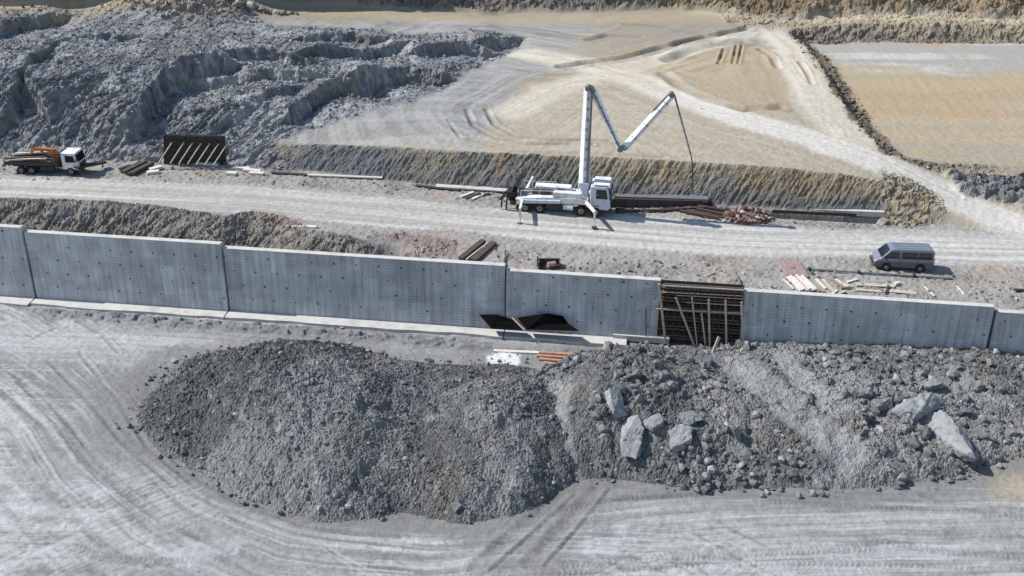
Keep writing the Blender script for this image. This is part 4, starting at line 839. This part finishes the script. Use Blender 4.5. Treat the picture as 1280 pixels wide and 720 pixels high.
obj('hydraulic_cylinder', MB().tube(j0.lerp(j1a, .05) + off * 1.25, j0.lerp(j1a, .4) + off * .75, .11).tube(j0.lerp(j1a, .4) + off * .75, j0.lerp(j1a, .55) + off * .5, .06), M_LAV, b1)
obj('boom_joint', MB().tube(j1a + side * .32, j1a - side * .32, .22, n=16).beam(j1a + Vector((0, 0, .12)), j1b + Vector((0, 0, .05)), .5, .35, up=bup).tube(j1b + side * .32, j1b - side * .32, .2, n=16), M_GREY, b1)
b2 = obj('boom_section', MB().beam(j1b, j2, .48, .44, .38, .34, up=bup), M_WHITE2, pt, .02)
obj('delivery_pipe', MB().path([j1b + side * .3, j2 + side * .28], .085), M_GREY, b2)
for f_ in (.1, .28, .5, .7, .88): q = j1b.lerp(j2, f_); obj('pipe_clamp', MB().box(q + side * .25, (.3, .2, .1)), M_GREY, b2)
obj('boom_joint', MB().tube(j2 + side * .3, j2 - side * .3, .26, n=16).beam(j2, j3a, .4, .3, up=bup).tube(j3a + side * .28, j3a - side * .28, .24, n=16), M_GREY, b2)
b3 = obj('boom_section', MB().beam(j3a, j3, .46, .42, .36, .34, up=bup), M_WHITE2, pt, .02)
pr = (j3 - j3a).normalized().cross(side).normalized()
obj('delivery_pipe', MB().path([j3a + pr * .34 + side * .1, j3 + pr * .3 + side * .1], .08), M_WHITE2, b3)
for f_ in (.2, .45, .72, .86): q = j3a.lerp(j3, f_); obj('pipe_clamp', MB().beam(q - pr * .2 + side * .18, q + pr * .38 + side * .18, .06, .06), M_GREY, b3)
obj('hydraulic_cylinder', MB().tube(j3a.lerp(j3, .68) - pr * .32, j3 - pr * .2, .09).tube(j3a.lerp(j3, .62) - pr * .2, j3a.lerp(j3, .7) - pr * .32, .05), M_GREY, b3)
obj('boom_joint', MB().tube(j3 + side * .26, j3 - side * .26, .26, n=16), M_GREY, b3)
b4 = obj('boom_section', MB().beam(j3 + Vector((.25, 0, -.05)), j4, .13, .12, .09, .09, up=bup), M_GREY, pt)
for k in range(8): q = (j3 + Vector((.25, 0, -.05))).lerp(j4, (k + .5) / 8); obj('pipe_clamp', MB().box(q, (.2, .16, .06)), M_GREY, b4)
j5 = BM(866.5, 243)
obj('end_hose', MB().path([j4, j4.lerp(j5, .15) + Vector((.05, 0, 0)), j5], .05), M_BLACK, pt)
# outriggers
def local(u, v): x, y, z = G(u, v); return MI @ Vector((x, y, z))
for nm, foot, hip, lab in [('f', local(742.5, 285.5), Vector((2.6, -.9, 1.35)), 0), ('r', local(650, 279), Vector((-3.3, -1.0, 1.2)), 0), ('f2', None, Vector((2.6, .9, 1.35)), 1), ('r2', None, Vector((-3.3, 1.0, 1.2)), 1)]:
    if foot is None:
        src = local(742.5, 285.5) if nm == 'f2' else local(650, 279); foot = Vector((src.x, -src.y, 0))
    foot.z = 0.04; kn = Vector((foot.x, foot.y, 1.55 if nm[0] == 'f' else 1.5))
    o = obj('outrigger', MB().beam(hip, kn + (hip - kn).normalized() * -.1, .26, .3, .2, .22), M_WHITE, pt, .02)
    obj('jack_leg', MB().box((kn.x, kn.y, 1.15), (.2, .2, .85)).tube((kn.x, kn.y, .1), (kn.x, kn.y, .9), .065), M_WHITE, o)
    obj('foot_pad', MB().tube((foot.x, foot.y, .0), (foot.x, foot.y, .1), .24, n=14), M_DARK, o)
obj('rear_outrigger_beam', MB().beam((-3.6, -1.28, 1.15), (.3, -1.32, 1.35), .22, .34, .22, .3), M_LAV, pt, .02)

# ------------------------------------------------------------------ van
vx, vy, vz = G(1129.5, 339.5)
van = thing('van', (vx, vy + .85, vz + .02), math.pi - R(5), 'grey passenger van with dark windows parked alone on the pale dirt road', 'van')
vp = [(-2.38, .42), (-2.40, .95), (-2.36, 1.75), (-2.22, 1.93), (-1.9, 1.98), (.95, 1.97), (1.25, 1.90), (1.98, 1.12), (2.32, .95), (2.40, .72), (2.38, .42), (2.1, .32), (-2.2, .32)]
tum = lambda z: 1 if z < 1.0 else 1 - .13 * (z - 1.0)
body = obj('body', MB().prism(vp, -.85, .85, shrink=tum), M_SILVER, van, .07, False)
obj('lower_panel', MB().prism([(-2.395, .34), (-2.415, .86), (2.405, .86), (2.42, .6), (2.39, .34)], -.863, .863), M_SILVERD, van, .02)
def wpane(x0, x1, x0t, x1t, z0, z1, s):
    a, b_ = .862 * tum(z0), .862 * tum(z1); q = [(x0, a), (x1, a), (x1t, b_), (x0t, b_)]; zz = [z0, z0, z1, z1]
    vs = [(x, s * y, z) for (x, y), z in zip(q, zz)] + [(x, s * (y - .03), z) for (x, y), z in zip(q, zz)]
    return MB().add(vs, [(0, 1, 2, 3), (7, 6, 5, 4), (0, 4, 5, 1), (1, 5, 6, 2), (2, 6, 7, 3), (3, 7, 4, 0)])
for s in (-1, 1):
    for (a, b_, c, d) in [(-2.2, -1.08, -2.14, -1.08), (-.98, .28, -.98, .28), (.48, 1.78, .48, 1.2)]: obj('window', wpane(a, b_, c, d, 1.16, 1.72, s), M_GLASS, body)
    obj('mirror', MB().box((1.55, s * .98, 1.2), (.12, .2, .18)), M_BLACK, body, .02); obj('headlight', MB().box((2.36, s * .62, .8), (.1, .32, .16)), M_LAMP, body)
    obj('tail_light', MB().box((-2.4, s * .74, 1.05), (.05, .14, .4)), M_RUST, body)
    obj('door_seam', MB().box((.38, s * .868, .95), (.018, .012, 1.1)).box((-1.03, s * .866, .95), (.018, .012, 1.1)), M_DARK, body)
    for x in (-1.35, 1.42):
        obj('wheel_arch', MB().tube((x, s * .80, .36), (x, s * .872, .36), .42, n=20), M_BLACK, body); wheel(van, x, s * .80, .32, .2, s)
def slp(x, lift=.0): return 1.90 + (x - 1.25) * (1.12 - 1.90) / (1.98 - 1.25) + lift
m = MB(); m.add([(1.30, -.70, slp(1.30, .03)), (1.30, .70, slp(1.30, .03)), (1.93, .78, slp(1.93, .03)), (1.93, -.78, slp(1.93, .03)), (1.28, -.70, slp(1.30, -.03)), (1.28, .70, slp(1.30, -.03)), (1.91, .78, slp(1.93, -.03)), (1.91, -.78, slp(1.93, -.03))], [(0, 1, 2, 3), (7, 6, 5, 4), (0, 4, 5, 1), (1, 5, 6, 2), (2, 6, 7, 3), (3, 7, 4, 0)]); obj('windshield', m, M_GLASS, body)
obj('rear_window', MB().box((-2.395, 0, 1.45), (.05, 1.25, .48)), M_GLASS, body); obj('bumper', MB().box((2.42, 0, .5), (.14, 1.66, .24)).box((-2.43, 0, .5), (.12, 1.66, .22)), M_DARK, body, .03)
obj('roof_rib', MB().box((-.45, -.45, 1.985), (2.6, .05, .03)).box((-.45, 0, 1.985), (2.6, .05, .03)).box((-.45, .45, 1.985), (2.6, .05, .03)), M_SILVER, body)

# ------------------------------------------------------------------ flatbed crane truck on the left
lx, ly, lz = G(64, 219.5)
lt = thing('flatbed_truck', (lx, ly + 1.1, lz), R(-4), 'old flatbed truck with white cab and orange crane arm below the rock slope', 'truck')
lt.scale = (.82, .82, .82)
LI = (Matrix.Translation(lt.location) @ Matrix.Rotation(R(-4), 4, 'Z')).inverted()
for s in (-1, 1):
    for x in (-3.6, -2.3, 2.55): wheel(lt, x, s * 1.0, .5, .34, s)
obj('chassis', MB().box((-.6, 0, .85), (8.6, .9, .3)).box((-.4, -.9, .75), (1.6, .4, .5)), M_DARK, lt)
bed = obj('flatbed', MB().box((-2.2, 0, 1.2), (6.6, 2.4, .16)), M_WOOD3, lt, .02)
for s in (-1, 1): obj('side_board', MB().box((-2.2, s * 1.19, 1.42), (6.6, .06, .36)), M_DARK, bed)
obj('headboard', MB().box((1.05, 0, 1.8), (.08, 2.3, 1.0)), M_DARK, bed)
cb = obj('cab', MB().prism([(1.6, .75), (3.55, .75), (3.6, 1.55), (3.3, 2.62), (1.65, 2.62)], -1.15, 1.15, shrink=lambda z: 1 if z < 1.6 else 1 - .07 * (z - 1.6)), M_WHITE, lt, .06)
obj('roof', MB().box((2.48, 0, 2.68), (1.75, 2.1, .1)), M_WHITE, cb, .04)
obj('windshield', MB().add([(3.615, -1.0, 1.65), (3.615, 1.0, 1.65), (3.36, .95, 2.5), (3.36, -.95, 2.5), (3.57, -1.0, 1.65), (3.57, 1.0, 1.65), (3.31, .95, 2.5), (3.31, -.95, 2.5)], [(0, 1, 2, 3), (7, 6, 5, 4), (0, 4, 5, 1), (1, 5, 6, 2), (2, 6, 7, 3), (3, 7, 4, 0)]), M_GLASS, cb)
for s in (-1, 1):
    obj('window', MB().add([(2.1, s * 1.165, 1.65), (3.3, s * 1.165, 1.65), (3.1, s * 1.095, 2.45), (2.1, s * 1.095, 2.45), (2.1, s * 1.12, 1.65), (3.3, s * 1.12, 1.65), (3.1, s * 1.05, 2.45), (2.1, s * 1.05, 2.45)], [(0, 1, 2, 3), (7, 6, 5, 4), (0, 4, 5, 1), (1, 5, 6, 2), (2, 6, 7, 3), (3, 7, 4, 0)]), M_GLASS, cb)
    obj('mirror', MB().box((3.55, s * 1.3, 2.0), (.08, .18, .4)), M_BLACK, cb); obj('headlight', MB().box((3.62, s * .85, 1.0), (.06, .3, .2)), M_LAMP, cb)
obj('grille', MB().box((3.6, 0, 1.25), (.06, 1.5, .4)), M_DARK, cb); obj('bumper', MB().box((3.68, 0, .65), (.2, 2.3, .28)), M_RUST, cb, .03)
cr = obj('crane', MB().tube((.3, 0, 1.2), (.3, 0, 2.6), .28, .22, n=14).box((.3, 0, 1.5), (.6, 1.2, .5)), M_ORANGE, lt, .03)
obj('crane_arm', MB().beam((.55, -.1, 2.75), (-1.7, -.3, 3.0), .42, .46, .3, .3).beam((-1.7, -.3, 3.0), (-2.6, -.3, 2.2), .28, .28, .2, .2).beam((.6, -.1, 2.7), (.75, 0, 1.9), .4, .5, .35, .4), M_ORANGE, cr, .04)
obj('hydraulic_cylinder', MB().tube((.2, -.15, 1.9), (-1.2, -.25, 2.7), .09), M_GREY, cr)
rr = random.Random(5)
for k in range(9):
    x = -5.2 + rr.random() * 1.5; y = -.95 + k * .22; z = 1.45 + rr.random() * .35
    tag(obj('plank', MB().beam(lt.location + Vector((x, y, z)), lt.location + Vector((x + rr.uniform(3.0, 4.2), y + rr.uniform(-.2, .2), z + rr.uniform(-.1, .25))), .2, .1), [M_WOOD3, M_BRICK, M_WOODW, M_WOOD][k % 4]), ['nearest', 'second', 'third', 'fourth', 'middle', 'sixth', 'seventh', 'eighth', 'farthest'][k] + ' plank, counted from the road side, loaded on the flatbed truck', 'plank', 'planks on the flatbed truck')
a = gp(94, 221, .95) + Vector((.2, 0, 0)); b = a + Vector((2.3, 3.4, 0)); b = PY(131, 202, a.y + 2.6)
dr = thing('steel_ramp', gp(100, 222), 0, 'dark steel ramp raised in front of the white cab of the old truck', 'ramp')
obj('ramp_plate', relm(dr, MB().beam(a, b, .75, .18)), M_DARK, dr); 
for f_ in (.1, .9): q = a.lerp(b, f_); obj('trestle', relm(dr, MB().box((q.x, q.y, (q.z + lz) / 2), (.1, .1, max(.2, q.z - lz)))), M_DARK, dr)

# ------------------------------------------------------------------ rocks
import bmesh
def rock_mesh(name, dims, seed, mat_, sub=4):
    rg = np.random.RandomState(seed); bm = bmesh.new()
    for _ in range(13):
        p = rg.normal(size=3); p /= np.linalg.norm(p); p = np.sign(p) * np.abs(p) ** .42
        bm.verts.new((p[0] * dims[0] / 2 * rg.uniform(.82, 1), p[1] * dims[1] / 2 * rg.uniform(.82, 1), p[2] * dims[2] / 2 * rg.uniform(.8, 1)))
    r = bmesh.ops.convex_hull(bm, input=bm.verts); bmesh.ops.delete(bm, geom=[g for g in r['geom_interior'] if isinstance(g, bmesh.types.BMVert)], context='VERTS')
    for _ in range(sub): bmesh.ops.subdivide_edges(bm, edges=bm.edges[:], cuts=1, use_grid_fill=True)
    co = np.array([v.co for v in bm.verts]); s_ = max(dims)
    nn = fbm(co[:, 0] * 2.2 + seed, co[:, 1] * 2.2 + co[:, 2] * 1.7, 4, seed % 5); n3 = fbm(co[:, 2] * 3 + seed, co[:, 0] * 2 - co[:, 1] * 2, 3, 2); n4 = facets(co[:, 0] * 2.6 + co[:, 2] * 1.3 + seed, co[:, 1] * 3.1 - co[:, 2] * 2.2, seed % 4) * 1.6
    for i, v in enumerate(bm.verts): v.co += v.co.normalized() * float((nn[i] * .07 + n3[i] * .05 + n4[i] * .05) * min(1.5, s_ * .6))
    me = bpy.data.meshes.new(name); bm.to_mesh(me); bm.free(); me.materials.append(mat_); return me
def boulder(u, v, dims, rot, seed, lab, dat, mat_=None, group=None, sink=.22, name='boulder'):
    x, y, z = HG(dat, u, v); me = rock_mesh(name, dims, seed, mat_ or M_ROCK)
    o = bpy.data.objects.new(name, me); COLL.objects.link(o); o.location = (x, y, z + dims[2] * (.5 - sink)); o.rotation_euler = [R(q) for q in rot]
    return tag(o, lab, 'boulder', group)
big = [(1146, 512, (4.6, 1.7, 1.0), (16, -12, 24), 11, 'huge pale slab of rock tilted up to the right, resting on the rubble heap', M_ROCKP), (1187, 546, (5.6, 2.1, 1.2), (14, 10, -58), 12, 'largest rock slab, running down the heap towards the tan sand patch', M_ROCKP),
       (770, 509, (1.6, 2.6, 1.0), (24, 0, 10), 13, 'pale upright wedge of rock near the left end of the rocky heap', M_ROCKP), (790, 550, (1.7, 4.0, 1.1), (20, 0, -8), 14, 'tall pale pointed slab standing below the pale wedge', M_ROCKP),
       (816, 531, (1.4, 1.5, 1.0), (10, 0, 30), 15, 'blocky grey boulder right of the pointed slab', M_ROCK), (850, 551, (2.2, 1.9, .8), (20, -10, 20), 16, 'broad flat-topped pale boulder at the middle of the left rocky lobe', M_ROCKP),
       (862, 526, (1.9, 1.2, .8), (5, 5, 10), 17, 'low grey boulder just above the broad flat-topped one', M_ROCK), (916, 546, (1.3, 1.3, 1.4), (0, 0, 20), 18, 'dark square block with a white stone on top', M_ROCK),
       (910, 533, (.7, .5, .4), (0, 0, 5), 19, 'small white stone perched on the dark square block', M_CONC), (1083, 497, (1.2, 1.1, 1.1), (10, 10, 30), 20, 'angular boulder left of the huge tilted slab', M_ROCK),
       (1103, 508, (2.1, 1.0, .7), (0, -6, 12), 21, 'long rounded boulder between the angular boulder and the tilted slab', M_ROCK), (1166, 486, (1.7, 1.2, 1.0), (0, 10, 40), 22, 'rough boulder wedged behind the upper end of the tilted slab', M_ROCK),
       (1132, 473, (1.0, 1.0, .9), (20, 0, 20), 23, 'small angular boulder high above the tilted slab', M_ROCK), (1215, 540, (.7, 2.2, 1.0), (0, 20, 28), 24, 'narrow sharp rock beside the largest slab', M_ROCK),
       (880, 452, (1.6, .9, .9), (0, 20, -40), 25, 'dark rock at the hollow below the timber props', M_ROCK)]
for (u, v, d, r_, s_, lab, mm) in big: boulder(u, v, d, r_, s_, lab, HRd, mm)
boulder(236, 540, (1.0, .7, .6), (0, 0, 10), 31, 'lone grey boulder at the left foot of the dark mound', HLd)
boulder(570, 636, (.9, .7, .6), (0, 0, 50), 32, 'grey boulder at the front foot of the dark mound', HLd)
# small rubble nobody could count
ICO = None
def stuff_stones(name, pts, sizes, m_, seed):
    rg = np.random.RandomState(seed); bm = bmesh.new(); bmesh.ops.create_icosphere(bm, subdivisions=1, radius=1); bv = np.array([v.co for v in bm.verts]); bf = np.array([[v.index for v in f.verts] for f in bm.faces]); bm.free()
    n_ = len(pts); V = np.empty((n_, len(bv), 3)); 
    for i in range(n_):
        q = bv * rg.uniform(.65, 1.25, (len(bv), 1)) * rg.uniform(.55, 1.2, 3) * sizes[i]; a = rg.uniform(0, 6.28); c, s = math.cos(a), math.sin(a)
        V[i] = np.c_[q[:, 0] * c - q[:, 1] * s, q[:, 0] * s + q[:, 1] * c, q[:, 2]] + pts[i]
    Fc = (bf[None] + (np.arange(n_) * len(bv))[:, None, None]).reshape(-1, 3)
    me = bpy.data.meshes.new(name); me.from_pydata(V.reshape(-1, 3).tolist(), [], Fc.tolist()); me.update(); me.materials.append(m_); o = bpy.data.objects.new(name, me); COLL.objects.link(o); o['kind'] = 'stuff'; return o
def island_mat(name, hexes, k=.6):
    m = bpy.data.materials.new(name); m.use_nodes = True; n = m.node_tree.nodes; l = m.node_tree.links; b = n['Principled BSDF']; b.inputs['Roughness'].default_value = .95; b.inputs['Specular IOR Level'].default_value = .2
    g = n.new('ShaderNodeNewGeometry'); r = n.new('ShaderNodeValToRGB'); cr_ = r.color_ramp; cr_.interpolation = 'CONSTANT'
    while len(cr_.elements) < len(hexes): cr_.elements.new(.5)
    for i, h in enumerate(hexes): cr_.elements[i].position = i / len(hexes); cr_.elements[i].color = (*(col(h) / K_ALB * k), 1)
    l.new(g.outputs['Random Per Island'], r.inputs[0]); l.new(r.outputs[0], b.inputs['Base Color']); return m
M_RUB = island_mat('rubble', ['868788', '929394', '7a7b7c', '9b9c9c', '828384', '747576', 'b4b5b4', '8a8b8b'])
M_RUB2 = island_mat('bench_rubble', ['a5a29c', 'b8b5af', '8c8a86', 'c8c4bd', '9c958c', 'a88f82', 'd3d1cc', '7c7a78'])
M_RUBR = island_mat('red_rubble', ['94756d', 'a3857d', '7c5d56', 'b99f97', '8b6b64', 'd3c9c2', '5f4844', '9a7d74'])
def heap_pts(dat, hf, n_, seed, x0, x1, y0, y1, smin, smax, avoid=None, pw_=6):
    rg = np.random.RandomState(seed); xs, ys, Z = dat; x = rg.uniform(x0, x1, n_); y = rg.uniform(y0, y1, n_)
    h = hf(x, y); dens = .35 + .65 * sm(-.2, .4, fbm(x * .25, y * .25, 3, seed)) + .8 * sm(1.0, .2, h); ok = (h > -.05 - .3 * rg.rand(n_) ** 5) & ((x < 1.5) | (x > 7.6) | (y < 70.5)) & (rg.rand(n_) < dens) & (y < wall_y(x) - .6); x = x[ok]; y = y[ok]
    i = np.clip(np.searchsorted(xs, x), 0, len(xs) - 1); j = np.clip(np.searchsorted(ys, y), 0, len(ys) - 1); z = np.maximum(Z[j, i], ZL + .03)
    s = smin + (smax - smin) * rg.rand(len(x)) ** pw_
    if avoid:
        k = np.ones(len(x), bool)
        for pl, wd in avoid: k &= (np.abs(polyline(x, y, pl)[0]) > wd * .9) | (s < smin * 1.15)
        x, y, z, s = x[k], y[k], z[k], s[k]
    return np.c_[x, y, z + s * .15], s
p, s = heap_pts(HLd, HL, 13000, 5, -30, 6, 51, 77, .025, .28, None, 14); stuff_stones('loose_rubble', p, s, M_RUB, 1)
p, s = heap_pts(HRd, HR, 20000, 6, 2, 48, 53, 77, .03, .5, rr_, 13); stuff_stones('loose_rubble', p, s, M_RUB, 2)
def ground_pts(polys, n_, seed, smin, smax):
    rg = np.random.RandomState(seed); out = []
    for q, f_ in polys:
        a = np.array(q); x = rg.uniform(a[:, 0].min(), a[:, 0].max(), int(n_ * f_)); y = rg.uniform(a[:, 1].min(), a[:, 1].max(), int(n_ * f_)); ok = inside(x, y, q) > 0; out.append(np.c_[x[ok], y[ok]])
    o = np.concatenate(out); dn = fbm(o[:, 0] * .4, o[:, 1] * .5, 3, seed) ; o = o[dn > rg.uniform(-.5, .4, len(o))]
    _, _, z, _ = terrain(o[:, 0], o[:, 1]); s = smin + (smax - smin) * rg.rand(len(o)) ** 4; return np.c_[o, z + s * .3], s
STRIPB = GG([(620, 312), (900, 330), (1300, 350), (1300, 388), (940, 360), (820, 348), (640, 334)], -.5)
STRIPT = GG([(0, 200), (300, 210), (640, 236), (900, 258), (1100, 272), (1100, 280), (900, 284), (760, 270), (600, 250), (300, 228), (0, 226)], 0)
DIT = GG([(0, 250), (280, 268), (400, 290), (520, 312), (620, 312), (625, 330), (500, 320), (280, 304), (0, 278)], -1)
LOWB = GG([(0, 378), (300, 396), (600, 412), (780, 430), (740, 445), (600, 420), (300, 406), (0, 388)], -6)
BANKP = GG([(985, 45), (1000, 45), (1050, 90), (1085, 140), (1120, 188), (1175, 215), (1160, 216), (1100, 190), (1060, 150), (1030, 100)], 2)
CONEP = PP((235, 16, 7), (300, 2, 9), (390, 20, 6.5), (300, 26, 7))
p, s = ground_pts([(STRIPB, 2500 / 9000), (STRIPT, 3000 / 9000), (DIT, 3500 / 9000), (LOWB, .12), (BANKP, .2), (RED4, .12), (RUBR, .12)], 9000, 3, .03, .2); stuff_stones('scattered_stones', p, s, M_RUB2, 3)
p, s = ground_pts([(CONEP, 1.0)], 900, 4, .12, .6); stuff_stones('scattered_stones', p, s, M_RUB2, 5)
hillp = ROCKP; p, s = ground_pts([(hillp, 1.0)], 16000, 8, .04, .30); stuff_stones('slope_rubble', p, s, island_mat('slope_rubble', ['96989c', 'a9abad', '7f8287', 'bcbdbe', '8f9296', '73767b']), 6)
# red rubble pile
c = gp(934, 272)
rg2 = np.random.RandomState(2); n_ = 420; a = rg2.rand(n_) * 6.283; r_ = np.sqrt(rg2.rand(n_)); X_ = c.x + np.cos(a) * r_ * 2.3; Y_ = c.y + np.sin(a) * r_ * 1.5; Zp = c.z + 1.0 * (1 - r_ ** 1.5) * (.75 + .3 * np.cos(a * 2)) 
o = stuff_stones('rubble_pile', np.c_[X_, Y_, Zp], .1 + .2 * rg2.rand(n_), M_RUBR, 9); del o['kind']; tag(o, 'low pile of brick-red rubble beside the pale kerb and the dirt road', 'rubble pile')
core = MB(); nn = 24
vs = [(c.x, c.y, c.z + .85)] + [(c.x + math.cos(i * 2 * math.pi / nn) * 2.3 * k, c.y + math.sin(i * 2 * math.pi / nn) * 1.5 * k, c.z + z) for k, z in ((.5, .6), (1, -.1)) for i in range(nn)]
core.add(vs, [(0, 1 + i, 1 + (i + 1) % nn) for i in range(nn)] + [(1 + i, 1 + nn + i, 1 + nn + (i + 1) % nn, 1 + (i + 1) % nn) for i in range(nn)]); obj('core', core, M_REDROCK, o)
